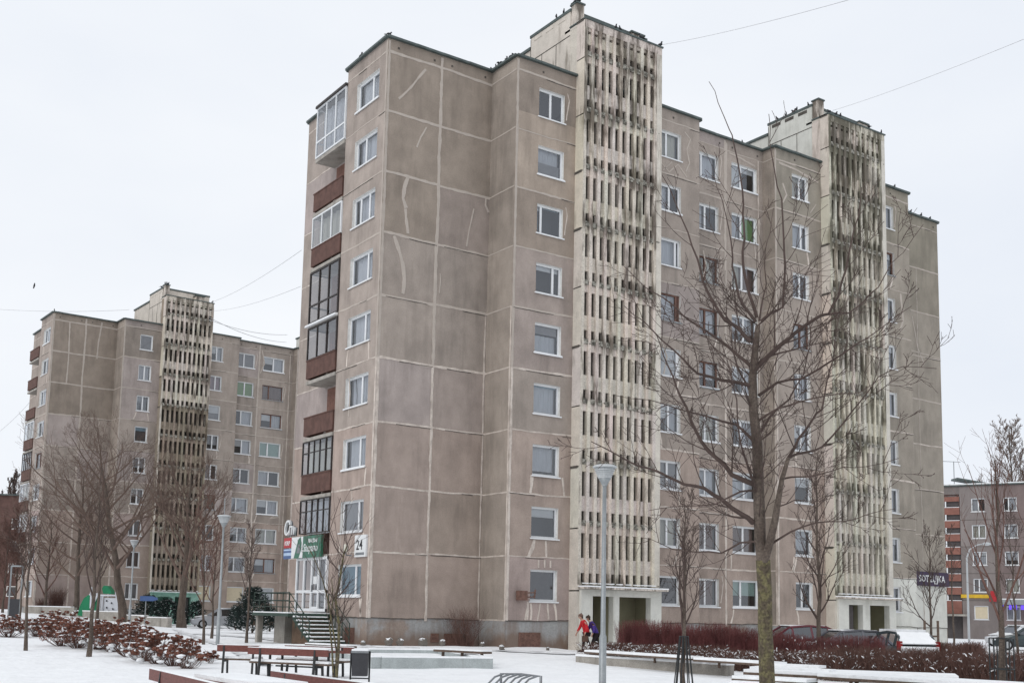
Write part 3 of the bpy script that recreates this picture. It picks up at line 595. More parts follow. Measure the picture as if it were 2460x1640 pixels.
# lines of pale filler seen on the blank wall
def fl_(y, pts): return [(on_y(a, b, y).x, on_y(a, b, y).z) for a, b in pts]
z3 = lambda L: [(640+a/2.94, b/2.94) for a, b in L]
z4 = lambda L: [(640+a/2.94, 500+b/2.94) for a, b in L]
z5 = lambda L: [(640+a/2.94, 1140+b/2.94) for a, b in L]
MAIN['repairs'] += [('f0', fl_(0, z3([(1125, 490), (1080, 540), (1020, 620), (935, 700)])), .1), ('f0', fl_(0, z3([(1130, 900), (1090, 970), (1060, 1040)])), .07),
    ('f0', fl_(0, z3([(1000, 1255), (975, 1320), (965, 1400), (985, 1470)])), .17), ('f0', fl_(0, z4([(980, 5), (985, 60), (1000, 180)])), .15), ('f0', fl_(0, z4([(900, 195), (930, 280), (965, 400), (975, 500), (962, 605)])), .17),
    ('f0', fl_(0, z4([(1225, 460), (1228, 520), (1220, 600)])), .05), ('f0', fl_(0, z3([(1550, 1395), (1548, 1450), (1570, 1500)])), .1), ('f0', fl_(0, z4([(1465, 5), (1430, 150), (1410, 270)])), .06)]
MAIN['repairs'] += [('f1', fl_(-2.071, z5(L)), wd) for L, wd in (([(1892, 458), (1880, 510), (1850, 580)], .16), ([(1972, 465), (1975, 580)], .1), ([(1850, 895), (1828, 1025)], .1), ([(1935, 905), (1912, 1030)], .08), ([(1985, 908), (1992, 1020)], .08),
    ([(1922, 600), (1922, 655)], .08), ([(1963, 600), (1963, 655)], .07), ([(2005, 605), (2005, 655)], .08), ([(1870, 0), (1868, 125)], .1), ([(2090, 20), (2105, 150)], .1))]
MAIN['repairs'] += [('f1', [(16.05, 26.2), (16.45, 25.9), (16.2, 25.3), (16.4, 24.6), (16.15, 24.1)], .07), ('f1', [(14.3, 24.3), (15.0, 23.8), (15.6, 24.35), (16.2, 23.8)], .06), ('f1', [(14.6, 23.8), (15.2, 24.4)], .05), ('fm', [(20.1, 26.4), (21.0, 26.3), (22.1, 26.1)], .1),
    ('fm', [(19.9, 26.9), (19.85, 25), (19.8, 23)], .12), ('f1', [(23.0, 26.3), (24.4, 26.2), (26.2, 25.9)], .12), ('f1', [(23.3, 25.2), (23.6, 24.6), (23.3, 24.1)], .1), ('f1', [(25.5, 24.0), (26.0, 24.6)], .05), ('f0', [(37.2, 20.5), (37.7, 18.6), (38.3, 17.6)], .07), ('f0', [(36.7, 20.6), (36.75, 18.3), (40, 18.2)], .06),
    ('f1', [(33.3, 20.8), (33.5, 19.2), (33.2, 18.6)], .16), ('fm', [(18.2, 20.6), (18.4, 19.8), (18.1, 19.0)], .07), ('f1', [(14.6, 15.0), (14.9, 14.3), (14.7, 13.4)], .08), ('fm', [(20.2, 12.3), (20.9, 12.1), (21.3, 12.6)], .08), ('l0', [(2.6, 12.0), (2.45, 11.2), (2.5, 10.2)], .09), ('l0', [(1.9, 6.8), (1.85, 6.3)], .08)]
main_block = block('apartment_block', MAIN, (0, 0, 0), 0, 'nine storey grey-brown panel block with two weathered pale stair towers, number 24 on its corner', True)
LEFT = dict(MAIN); LEFT.update(seed=9, s=2.071*.951, yM=-1.208*.951, E=10.2, ysc=.951, yL=3.8, yBal=6.9, eo=1.0, wC=(7.1, 8.25), wG=(13.8, 15.0), wH1=(16.8, 18.6), wH2=(19.5, 21.7), xT1b=13.5, white=False, patch=False, repairs=[('f0', [(1.45, 20.95), (1.5, 23), (1.4, 26.5)], .12), ('f0', [(4.2, 26.9), (4.0, 25), (3.95, 23.5)], .12), ('f0', [(4.6, 17.9), (4.3, 16.6), (4.7, 15.4), (5.0, 14.3)], .12), ('f0', [(5.0, 14.0), (4.2, 13.3), (4.0, 12.3)], .12), ('fm', [(21.5, 10.6), (20.9, 10.2), (21.9, 10.4)], .1), ('fm', [(19.3, 26.5), (19.6, 25.2), (19.2, 24.2)], .1), ('fm', [(21.9, 14), (21.95, 9)], .1)], tints={},
    xG=16.6, xHm=19.05, hide=('J', 'K'),
    styles={('C', 0): ((), (('e', 0, 1, 0, 1),)), ('C', 1): ((.5,), (('c', 0, 1, 0, 1),)), ('C', 3): ((), (('b', 0, 1, .7, 1), ('d', 0, 1, 0, .7))), ('C', 8): ((.4,), (('e', 0, 1, 0, 1),)), ('G', 1): ((.5,), (('p', 0, 1, 0, 1),)), ('G', 2): ((), (('w', 0, 1, .45, 1), ('e', 0, 1, 0, .45))),
            ('H', 1): ((.5,), (('g', 0, 1, 0, 1),)), ('H2', 3): ((.4,), (('m', 0, 1, 0, 1),)), ('H2', 1): ((.33,), (('r', 0, 1, 0, 1),), 'old_frame'), ('G', 8): ((), (('o', 0, 1, 0, 1),)), ('H', 8): ((), (('o', 0, 1, 0, 1),)), ('H2', 8): ((), (('w', 0, 1, 0, 1),)), ('C', 7): ((.5,), (('r', 0, 1, 0, 1),))},
    balc={0: 'p', 1: 'p', 2: 'p', 3: 'pw', 4: 'pt', 5: 'pw', 6: 'pw', 7: 'p'},
    towers=[dict(brown=1, x0=9.07, x1=13.6, yt=-2.56, dirt=.7, open=((9.8, 11.0), (11.4, 12.9)), door=(11.9, 12.8), emat=['mint_render', 'mint_render'], cmat='mint_render'),
            dict(tm='tower_mossy', tf='tower_clean', x0=26.42, x1=31.3, yt=-2.56, dirt=.9, open=((27.35, 28.5), (29.1, 30.75)), door=(27.3, 28.8), emat=['white_render', 'cream_render'], house='white_render')])
left_block = block('apartment_block', LEFT, (-.366, 60.93, .03), math.radians(2.537), 'matching nine storey panel block farther off at the left, with mint green entrance', False)

# ------------------------------------------------------------------ things fixed to the main block
def text_mesh(s_, size, fr, u, z, d, m, parent, name='lettering', shear=0, ext=.008, sx=1, bold=0):
    cu = bpy.data.curves.new('t', 'FONT'); cu.body = s_; cu.size = size; cu.shear = shear; cu.extrude = ext; cu.offset = bold; cu.resolution_u = 2
    o = bpy.data.objects.new('t', cu); COL.objects.link(o); bpy.context.view_layer.update()
    me = bpy.data.meshes.new_from_object(o.evaluated_get(bpy.context.evaluated_depsgraph_get())); bpy.data.objects.remove(o)
    p = fr.p(u, z, d); M4 = Matrix(((fr.u.x*sx, 0, fr.n.x, p[0]), (fr.u.y*sx, 0, fr.n.y, p[1]), (0, 1, 0, p[2]), (0, 0, 0, 1)))
    me.transform(M4); me.materials.clear(); me.materials.append(MAT[m]); q = bpy.data.objects.new(name, me); COL.objects.link(q); q.parent = parent; return q
G0 = Frame((0, 0, 0), (0, -1, 0), (-1, 0, 0))            # gable side, reading left to right: u = -y
def sign_board(name, fr, u0, u1, z0, z1, d0, d1, m, label, cat='sign', bracket=True):
    mb = MB(); fr.box(mb, u0, u1, z0, z1, d0, d1); o = mb.build('board', m)
    e = empty(name, (0, 0, 0), label=label, category=cat); o.parent = e; return e
e = sign_board('house_number_sign', G0, -1.25, -.2, 3.86, 4.8, 0, .1, 'sign_white', 'white house number plate reading 24 at the corner of the block')
text_mesh('24', .62, G0, -1.1, 4.17, .102, 'sign_black', e, 'number', sx=.98, bold=.004)
m_ = MB(); G0.box(m_, -1.12, -.33, 3.94, 4.05, .1, .106); m_.build('text_strip', 'steel_grey', e)
e = sign_board('shop_sign', G0, -7.6, -4.35, 3.97, 4.98, .12, .24, 'sign_green', 'green shop sign board with white script lettering above the glazed door')
m_ = MB(); m_.face([G0.p(-7.6, 3.97, .245), G0.p(-7.3, 3.97, .245), G0.p(-6.85, 4.85, .245), G0.p(-6.55, 4.97, .245), G0.p(-7.6, 4.97, .245)])
m_.face([G0.p(-6.72, 3.98, .246), G0.p(-6.3, 3.97, .246), G0.p(-6.3, 4.97, .246), G0.p(-6.55, 4.97, .246), G0.p(-6.45, 4.6, .246), G0.p(-6.5, 4.3, .246)]); m_.build('white_motif', 'sign_white', e)
m_ = MB(); m_.face([G0.p(-7.0, 4.2, .248), G0.p(-6.6, 4.2, .248), G0.p(-6.65, 4.62, .248), G0.p(-6.85, 4.62, .248)]); m_.build('faint_motif', 'steel_grey', e)
text_mesh('BALDAI', .25, G0, -5.7, 4.66, .247, 'sign_white', e, 'lettering', bold=.006, sx=1.15)
text_mesh('Stepano', .52, G0, -6.25, 4.25, .247, 'sign_white', e, 'lettering', shear=.15, sx=.93, bold=.004)
e = sign_board('shop_sign', G0, -8.62, -7.63, 4.5, 4.98, .1, .2, 'sign_red', 'small red sign panel with white letters beside the green shop sign')
text_mesh('KIRP', .3, G0, -8.52, 4.62, .203, 'sign_white', e, sx=1.05, bold=.004)
e = sign_board('shop_sign', G0, -8.62, -7.63, 3.97, 4.46, .1, .2, 'sign_blue', 'small blue sign panel with pale stripes below the red panel')
m_ = MB(); G0.box(m_, -8.58, -7.66, 4.36, 4.43, .2, .206); G0.box(m_, -8.58, -7.66, 4.12, 4.26, .2, .206); m_.build('stripe', 'sign_paleblue', e)
e = empty('raised_letters', (0, 0, 0), label='white raised letters on the wall edge above the red sign panel', category='lettering')
for tx, sz, u, z, sh in (('С', .98, -8.75, 5.12, .2), ('п', .78, -8.15, 5.12, .12), ('ı', .78, -7.62, 5.12, .12)):
    text_mesh(tx, sz, G0, u, z, .16, 'sign_white', e, 'letter', sh, .05, bold=.004); text_mesh(tx, sz, G0, u+.03, z-.04, .09, 'steel_grey', e, 'letter_backing', sh, .03, bold=.03)
F1f = Frame((0, -2.071, 0), (1, 0, 0), (0, -1, 0)); F0f = Frame((0, 0, 0), (1, 0, 0), (0, -1, 0))
e = sign_board('shop_sign', F0f, 36.3, 39.98, 3.8, 4.65, .05, .2, 'sign_purple', 'dark purple shop sign with white letters on the far end wall')
text_mesh('SOTILŲJKA', .56, F0f, 37.0, 4.05, .203, 'sign_white', e, bold=.012, sx=.93)
# wall fittings as parts of the block
m_ = MB(); g_ = on_y(640+1800/2.94, 1140+850/2.94, -2.071)
m_.box((g_.x-.3, g_.y-.32, g_.z-.22), (g_.x+.12, g_.y-.03, g_.z+.2)); m_.bar((g_.x+.1, g_.y-.1, g_.z+.1), (g_.x+.5, g_.y-.35, g_.z+.14), .05, .05); m_.bar((g_.x+.1, g_.y-.1, g_.z-.08), (g_.x+.46, g_.y-.35, g_.z-.05), .05, .05)
m_.bar((g_.x+.46, g_.y-.35, g_.z-.12), (g_.x+.5, g_.y-.35, g_.z+.26), .05, .05); m_.build('rusty_bracket', 'old_frame', main_block)
m_ = MB(); m_.tube([G0.p(-1.62, 3.95, .05), G0.p(-1.62, 3.95, .3), G0.p(-1.62, 4.05, .34)], .03, 6); m_.lathe(G0.p(-1.62, 4.05, .34), [(0, .07), (.1, .11), (.34, .1), (.38, .03)], 10, 1); m_.build('wall_lamp', ['steel_grey', 'curtain_cream'], main_block)
# glazed shop door unit
l0 = Frame((0, 0, 0), (0, 1, 0), (-1, 0, 0)); m_ = MB(); ys_ = [3.95, 4.75, 5.5, 6.35, 7.18]
for u in ys_: l0.box(m_, u, u+.12, 1.5, 3.98, -.02, .1)
for z in (1.5, 2.34, 3.86): l0.box(m_, 3.95, 7.3, z, z+.13, -.015, .095)
l0.box(m_, 4.87, 5.5, 1.63, 1.72, 0, .09); dr = m_.build('shop_door', 'pvc_white', main_block)
q_ = MB()
for a, b in zip(ys_, ys_[1:]):
    k1 = random.Random(int(a*9)).uniform(-.01, .01); l0.fc(q_, [l0.p(a, 1.55, .03+k1), l0.p(b, 1.55, .03-k1), l0.p(b, 3.9, .03-k1), l0.p(a, 3.9, .03+k1)])
q_.build('pane', 'window_glass', dr); q_ = MB(); l0.box(q_, 5.35, 5.4, 2.4, 2.7, .1, .16); q_.build('handle', 'steel_grey', dr)
q_ = MB(); l0.quad(q_, 5.0, 5.4, 2.75, 3.1, .06); q_.build('notice', 'sign_white', dr)
m_ = MB(); l0.quad(m_, 4, 7.3, 1.3, 4.0, -.9); m_.build('door_recess', 'blind_grey', main_block)
# outside stair of the shop
st = empty('outside_stair', (0, 0, 0), label='green railed steel stair with snowy treads up to the shop door', category='stair')
m_ = MB(); m_.box((-2.15, 3.3, 1.26), (-.03, 7.35, 1.4)); m_.build('landing', 'green_metal', st)
m_ = MB(); m_.box((-2.13, 3.32, 1.4), (-.05, 7.33, 1.45)); m_.build('snow_cover', 'snow', st)
m_ = MB(); m_.box((-2.0, 7.0, -.3), (-1.75, 7.25, 1.27)); m_.build('support_post', 'concrete', st)
m_ = MB(); m_.box((-1.1, 6.0, -.3), (-.04, 7.2, 1.27), 0); m_.box((-1.0, 3.6, -.3), (-.04, 5.4, 1.2), 1); m_.build('base_block', ['concrete', 'plinth_mud'], st)
NT = 8
for i in range(NT):
    y = 3.15-i*.29; z = 1.24-i*.165; sn = MB()
    t_ = MB(); t_.box((-1.95, y-.14, z-.04), (-.35, y+.15, z)); to = t_.build('tread', 'green_metal', st)
    sn.box((-1.93, y-.13, z), (-.37, y+.14, z+.05)); sn.ball((-1.86, y, z+.03), (.12, .15, .06), 0, 8, 5); sn.build('snow_cover', 'snow', to)
m_ = MB()
for x in (-1.9, -.4): m_.bar((x, 3.3, 1.22), (x, 3.2-NT*.29, -.1), .05, .16)
m_.build('stringer', 'green_metal', st)
m_ = MB(); R_ = lambda a, b, r=.022: m_.tube([a, b], r, 6)
for h in (.28, .56, .9):
    R_((-2.1, 3.35, 1.4+h), (-2.1, 7.3, 1.4+h), .024 if h > .8 else .018); R_((-2.1, 7.3, 1.4+h), (-.1, 7.3, 1.4+h)); R_((-2.1, 3.35, 1.4+h), (-2.05, 1.15, .12+h), .024 if h > .8 else .018)
    R_((-.2, 3.35, 1.4+h), (-.25, 1.15, .12+h), .018)
for y in [3.35+i*.66 for i in range(7)]: R_((-2.1, y, 1.3), (-2.1, y, 2.3), .02)
for y in (3.35, 2.6, 1.9, 1.2):
    z = 1.3+(y-3.35)*.58; R_((-2.08, y, z-.1), (-2.08, y, z+1.0)); R_((-.22, y, z-.1), (-.22, y, z+1.0))
m_.build('railing', 'green_metal', st)

# ------------------------------------------------------------------ far blocks
R0 = Vector((math.cos(YAW), -math.sin(YAW), 0)); FD = Vector((math.sin(YAW), math.cos(YAW), 0))
def far_block(px, d, ang, name, label, base=0.0):
    a = math.radians(ang); o = at(px, 1490, d); return Frame((o.x, o.y, base), R0*math.cos(a)-FD*math.sin(a), -FD*math.cos(a)-R0*math.sin(a)), empty(name, (0, 0, 0), label=label, category='apartment block')
def hit(fr, px, py):
    r = ray(px, py); t = (fr.o-CAM).dot(fr.n)/r.dot(fr.n); p = CAM+r*t; return ((p-fr.o).dot(fr.u), p.z)
fr, root = far_block(2250, 121, 31, 'apartment_block', 'low five storey block at the far right with orange stair bay')
U = lambda px: hit(fr, px, 1480)[0]
mb = MB(); top = 16.0; rg = random.Random(8); uo = U(2313); rows = [2.05+2.8*i for i in range(5)]
c1 = (U(2341), U(2375)); c2 = (U(2419), U(2452)); c3 = (U(2475), U(2510)); ug = U(2405)
for i in range(5):
    z0, z1 = (0 if i == 0 else 1.2+2.8*i), 1.2+2.8*(i+1)+(0 if i < 4 else .8); hs = [(a, b, rows[i], rows[i]+1.4) for a, b in (c1,)]
    t = rg.uniform(.9, 1.05); holed(mb, fr, uo, ug, z0, z1, hs, 0, (t, t, t), rev=1); t = rg.uniform(.9, 1.05)
    holed(mb, fr, ug, U(2600), z0, z1, [(a, b, rows[i], rows[i]+1.4) for a, b in (c2, c3)], 0, (t*.85, t*.76, t*.76), rev=1)
    fr.box(mb, uo, U(2600), z1-.03, z1+.02, 0, .01, 2)
fr.box(mb, U(2240), uo, 0, top, -11, -.5, 2); fr.box(mb, uo, U(2600), 0, top, -11, -1.2, 2)
fr.box(mb, U(2240), uo, 14.9, top, -.5, 0, 0, (.8, .8, .8)); mb.build('wall', ['grey_panel', 'pvc_white', 'dark_joint_and_shadow'], root)
mb = MB(); fr.box(mb, U(2235), U(2602), top, top+.12, -11.2, .2); fr.box(mb, U(2235), U(2602), top+.12, top+.25, -11.1, .1, 1); mb.build('roof_edge', ['coping', 'snow'], root)
mb = MB()
for i in range(9):
    z = 3.2+1.4*i; fr.box(mb, U(2240), uo-.05, z, z+.75, -.4, -.0)
fr.box(mb, U(2240), uo-.05, 2.6, 3.3, -.4, -.02); mb.build('orange_panel', 'orange_panel', root)
for i in range(8):
    z = 3.2+1.4*(i+1)-.65; g_ = MB(); fr.box(g_, U(2240), uo-.05, z, z+.06, -.1, .02); fr.box(g_, U(2277), U(2280), z+.06, z+.65, -.1, .02)
    w_ = g_.build('window', 'pvc_white', root); g_ = MB(); fr.quad(g_, U(2240), uo-.05, z+.06, z+.65, -.2); g_.build('pane', 'blind_dark', w_)
mb = MB(); fr.box(mb, U(2255), U(2330), 2.35, 2.55, -.3, 1.2); mb.build('canopy', 'concrete', root); mb = MB(); fr.box(mb, U(2262), U(2325), 0, 2.35, -.6, -.4); mb.build('door', 'blind_dark', root)
for i in range(5):
    for j, (a, b) in enumerate((c1, c2, c3)): window(root, fr, a, b, rows[i], rows[i]+1.4, *([((), (('o', 0, 1, 0, 1),)), STY[rg.randrange(10)]][0 if i == 0 and j == 0 else 1]), rng=rg)
mb = MB(); fr.box(mb, uo-.1, U(2378), 4.25, 4.62, .02, .15); o_ = mb.build('board', 'sign_yellow'); e = empty('shop_sign', (0, 0, 0), label='yellow fascia band on the far right block', category='sign'); o_.parent = e
mb = MB(); fr.box(mb, U(2379), U(2396), 3.9, 4.5, .05, .3); fr.box(mb, U(2382), U(2392), 4.5, 5.0, .05, .25); o_ = mb.build('board', 'sign_red'); e = empty('shop_sign', (0, 0, 0), label='small red sign beside the yellow fascia band', category='sign'); o_.parent = e
mb = MB(); mb.obox(lambda a, b, c: fr.p(U(2410)+(U(2560)-U(2410))*a, 3.6+.5*c+.0*b, .1+1.6*b)); fr.box(mb, U(2411), U(2550), 4.1, 4.2, .1, 1.6, 1); o_ = mb.build('roof', ['galvanised', 'snow']); e = empty('entrance_awning', (0, 0, 0), label='snowy flat shop awning with violet strip lights on the far right block', category='awning'); o_.parent = e
vm = bpy.data.materials.new('violet_light'); vm.use_nodes = True; MAT['violet_light'] = vm; vb = vm.node_tree.nodes['Principled BSDF']; vb.inputs['Base Color'].default_value = (.1, .05, .5, 1); vb.inputs['Emission Color'].default_value = (.16, .08, 1, 1); vb.inputs['Emission Strength'].default_value = .6
for a, b in ((2411, 2417), (2430, 2436), (2440, 2449), (2458, 2475)):
    mb = MB(); fr.box(mb, U(a), U(b), 3.1, 3.55, 1.5, 1.6); mb.build('strip_light', 'violet_light', e)
mb = MB(); q = fr.p(U(2297), top+.2, -1); mb.tube([q, (q[0], q[1], q[2]+2.6)], .04, 5); mb.bar((q[0]-1.6, q[1]+1, q[2]+2.6), (q[0]+.6, q[1]-.4, q[2]+2.55), .05, .05); mb.build('antenna', 'steel_grey', root)
mb = MB(); q = fr.p(U(2330), top+.2, -3); mb.bar((q[0]-1.5, q[1]+1, q[2]+.8), (q[0]+2, q[1]-1.2, q[2]+.2), 1.6, .2); mb.build('roof_hatch', 'coping', root)
# brown building beyond the left edge
fr2, root2 = far_block(-260, 150, -10, 'apartment_block', 'low reddish brown building at the far left edge behind bare trees', .5)
mb = MB(); u1 = hit(fr2, 62, 1460)[0]; tz = hit(fr2, 30, 1199)[1]
fr2.box(mb, -4, u1, -1, tz, -12, 0); mb.build('wall', 'red_far', root2); mb = MB(); fr2.box(mb, -4.2, u1+.2, tz, tz+.2, -12.2, .3); mb.build('roof_edge', 'coping', root2)
for i in range(4):
    for j in range(4):
        u = u1-2.6-j*3.4; g_ = MB(); fr2.box(g_, u, u+1.5, 2+i*3.0, 3.4+i*3.0, 0, .05, 1); fr2.box(g_, u+.1, u+1.4, 2.1+i*3.0, 3.3+i*3.0, .05, .06, 0); g_.build('window', ['blind_dark', 'reveal_white'], root2)

# ------------------------------------------------------------------ trees
def gh(px, py):
    r = ray(px, py); t = 12.0
    while t < 260:
        p = CAM+r*t
        if p.z <= gz(p.x, p.y): return Vector((p.x, p.y, gz(p.x, p.y)))
        t += .25
    return spot(px, 120)
def wander(rng, d, amt): return (d+Vector((rng.uniform(-1, 1), rng.uniform(-1, 1), rng.uniform(-1, 1)))*amt).normalized()
def grow(mb, p, d, L, r, lev, rng, up=.12, kids=5, ang=.7, ns=6, rmin=.006, spread=1.0, bud=0):
    pts = [Vector(p)]; rad = [r]; dd = Vector(d).normalized(); seg = ns if L > .6 else 4
    for i in range(seg):
        dd = wander(rng, dd, .13); dd = (dd+Vector((0, 0, up))*(1 if lev > 0 else .3)).normalized(); pts.append(pts[-1]+dd*L/seg); rad.append(max(rmin*.8, r*(1-(i+1)/seg*.75)))
    mb.tube(pts, rad, 6 if r > .05 else 4 if r > .015 else 3, 0, False)
    if bud and lev == 0:
        for q in pts[1:]:
            if rng.random() < bud: mb.ball(q+dd*.01, (.008, .008, .012), 0, 4, 3)
    if lev <= 0: return
    n = kids+rng.randint(-1, 1)
    for i in range(n):
        t = .22+.75*(i+rng.random())/n; k = min(seg-1, int(t*seg)); q = pts[k].lerp(pts[k+1], t*seg-k); ax = (pts[k+1]-pts[k]).normalized()
        side = ax.cross(wander(rng, Vector((0, 0, 1)), 1.6)).normalized(); nd = (ax*math.cos(ang)+side*math.sin(ang)*spread).normalized()
        grow(mb, q, nd, L*rng.uniform(.42, .68)*(1-.35*t), max(rmin, rad[k]*.58), lev-1, rng, up, kids, ang, ns, rmin, spread, bud)
def bare_tree(base, height, tr, seed, label, category='tree', fork=.35, lean=(0, 0), levels=3, limbs=12, ang=.75, up=.12, tw='twig', bark='bark', group=None, spread=1.0, kids=5, llen=.42, rmin=.008, name='bare_tree'):
    rng = random.Random(seed); e = empty(name, base, label=label, category=category, group=group); mb = MB(); pts = []; rad = []; n = 9
    for i in range(n+1):
        t = i/n; pts.append(Vector((lean[0]*t*height+rng.uniform(-.02, .02)*height*.4*(i > 0), lean[1]*t*height+rng.uniform(-.02, .02)*height*.4*(i > 0), t*height-(.15 if i == 0 else 0)))); rad.append(tr*(1.25 if i == 0 else 1)*(1-.86*t**.9))
    mb.tube(pts, rad, 8); mb.build('trunk', bark, e); cr = MB(); th = 0
    for i in range(limbs):
        t = fork+(.97-fork)*(i+rng.random()*.6)/limbs; k = min(n-1, int(t*n)); q = pts[k].lerp(pts[k+1], t*n-k); th += 2.4+rng.uniform(-.5, .5); a = ang*rng.uniform(.7, 1.2)
        d = Vector((math.cos(th)*math.sin(a)*spread, math.sin(th)*math.sin(a)*spread, math.cos(a))); L = height*llen*(1.1-.75*(t-fork)/(1-fork))*rng.uniform(.75, 1.15)
        grow(cr, q, d, L, max(rmin*1.2, rad[k]*.55), levels-1, rng, up, kids, .65, 6, rmin)
    cr.build('crown', tw, e); return e
def px_tree(px, py, ptop, tr, seed, label, dist=None, **kw):
    b = spot(px, dist) if dist else gh(px, py); d = (b-CAM).dot(FW); h = (py-ptop)*d/FPX; return bare_tree(b, h, tr, seed, label, **kw)

# the large near tree, its stem and limbs set out at twenty metres
def big_tree():
    rng = random.Random(4); D = 20.0; base = spot(1843, D); e = empty('bare_tree', base, label='large bare tree with lichened trunk and fine twigs in front of the block', category='tree')
    L_ = lambda p, dd: at(p[0], p[1], D+dd)-base
    tr = [(1846, 1700), (1843, 1640), (1838, 1500), (1838, 1430), (1833, 1344)]; r = [.155, .137, .125, .122, .125]; mb = MB()
    P = [L_(p, 0) for p in tr]; P[0].z = -.2; mb.tube(P, r, 14, 0)
    st = [(1833, 1350), (1826, 1300), (1825, 1255), (1822, 1159), (1819, 1064), (1810, 986), (1808, 907), (1814, 843), (1821, 782)]; rs_ = [.105, .1, .1, .095, .088, .08, .072, .058, .045]
    mb.tube([L_(p, 0) for p in st], rs_, 12, 1); st2 = [(1835, 1348), (1849, 1303), (1862, 1250), (1867, 1217), (1878, 1153), (1894, 1099)]
    mb.tube([L_(p, -.05-i*.08) for i, p in enumerate(st2)], [.08, .068, .062, .055, .042, .034], 10, 1); mb.build('trunk', ['bark_lichen', 'bark'], e)
    limbs = [([(1894, 1099), (1918, 1054), (1953, 1006), (1975, 983), (1985, 923), (2001, 865), (2008, 800), (2020, 740)], .032, -.5),
      ([(1809, 1255), (1784, 1236), (1733, 1198), (1692, 1172), (1644, 1163), (1580, 1132), (1530, 1118), (1470, 1085), (1420, 1060)], .05, -.6), ([(1812, 1163), (1758, 1140), (1720, 1099), (1685, 1060), (1660, 1010), (1634, 951), (1618, 907), (1593, 852), (1575, 800)], .05, .5),
      ([(1800, 925), (1733, 913), (1676, 897), (1644, 865), (1590, 817), (1545, 770), (1500, 735)], .034, -.7), ([(1803, 821), (1778, 792), (1743, 770), (1717, 731), (1688, 674), (1676, 623), (1653, 559), (1620, 480), (1590, 420)], .042, .3),
      ([(1816, 773), (1784, 731), (1771, 693), (1759, 640), (1759, 604), (1752, 556), (1735, 480), (1715, 420)], .03, -.3), ([(1818, 763), (1800, 706), (1787, 652), (1784, 604), (1787, 540), (1786, 492), (1778, 420), (1762, 342), (1752, 311), (1725, 247), (1703, 196)], .034, .1),
      ([(1824, 770), (1832, 720), (1841, 683), (1838, 604), (1850, 560), (1858, 500)], .02, .6), ([(1828, 772), (1852, 752), (1880, 738), (1886, 636), (1883, 578), (1878, 478), (1861, 410), (1849, 342), (1847, 274)], .032, -.2),
      ([(1810, 890), (1845, 856), (1877, 827), (1912, 798), (1963, 763), (1991, 754), (2014, 712), (2033, 645), (2046, 578), (2062, 520), (2070, 450)], .052, .4), ([(1991, 755), (2039, 752), (2077, 722), (2110, 690), (2143, 631), (2170, 607), (2218, 539)], .02, .4),
      ([(1822, 950), (1867, 919), (1924, 910), (1995, 868), (2052, 830), (2080, 814), (2140, 770), (2190, 735)], .032, -.6), ([(1857, 1303), (1899, 1277), (1959, 1255), (2026, 1252), (2080, 1236), (2150, 1222)], .024, -.5),
      ([(1822, 1300), (1778, 1303), (1733, 1328), (1676, 1325), (1618, 1319), (1583, 1303), (1540, 1290)], .024, .6), ([(1894, 1099), (1940, 1085), (1975, 1073), (2026, 1016), (2070, 960), (2110, 905), (2170, 880), (2250, 885)], .028, .4), 
      ([(1878, 1150), (1925, 1145), (1975, 1137), (2026, 1121), (2080, 1120), (2160, 1100)], .02, -.8), ([(1805, 880), (1771, 852), (1720, 811), (1672, 779), (1640, 757), (1593, 715), (1550, 690), (1500, 640)], .034, .5),
      ([(1812, 1060), (1770, 1020), (1700, 1000), (1640, 985), (1560, 960), (1480, 950)], .03, .8), ([(1819, 1050), (1850, 1000), (1895, 960), (1930, 900), (1945, 830), (1950, 760)], .03, .8), ([(1822, 1180), (1780, 1180), (1720, 1210), (1640, 1215), (1560, 1225)], .026, -.9),
      ([(1822, 1200), (1800, 1130), (1778, 1060), (1770, 960), (1755, 900), (1735, 830)], .028, -.8), ([(1868, 1217), (1910, 1200), (1950, 1205), (2000, 1195)], .015, .3), ([(1810, 960), (1780, 900), (1765, 860), (1757, 800), (1740, 740)], .026, .9), ([(1822, 1010), (1870, 980), (1920, 965), (1985, 950), (2060, 945), (2130, 900)], .026, -.9)]
    cr = MB(); 
    for pts, r0, sl in limbs:
        n = len(pts); P = [L_(p, sl*1.6*i/n+rng.uniform(-.04, .04)) for i, p in enumerate(pts)]; Q = []
        for a, b in zip(P, P[1:]): Q += [a, a.lerp(b, .5)+Vector((rng.uniform(-.02, .02), rng.uniform(-.02, .02), rng.uniform(-.02, .02)))]
        Q.append(P[-1]); rr = [max(.0055, r0*(1-.86*(i/(len(Q)-1))**.8)) for i in range(len(Q))]; cr.tube(Q, rr, 6, 0, False)
        for i in range(1, len(Q)-1):
            if rng.random() < (.8 if Q[i].z < 7 else .42 if Q[i].z < 9 else .12):
                ax = (Q[i+1]-Q[i]).normalized(); side = ax.cross(wander(rng, FW, .8)).normalized()*(1 if i % 2 else -1); t = i/len(Q)
                grow(cr, Q[i], ax*.72+side*.68+Vector((0, 0, .12)), rng.uniform(.45, 1.35)*(1.15-.6*t), max(.0075, rr[i]*.42), 1 if rng.random() < .6 else 2, rng, .09, 4, .75, 6, .0052, 1, .22)
    for i in range(30):
        p = st[rng.randrange(2, 9)]; a = rng.uniform(0, 6.28); grow(cr, L_(p, 0), Vector((math.cos(a), math.sin(a), .7)), rng.uniform(.7, 1.5), .012, 2, rng, .1, 4, .7, 6, .0055, 1, .2)
    cr.build('crown', 'twig', e); return e
big_tree()

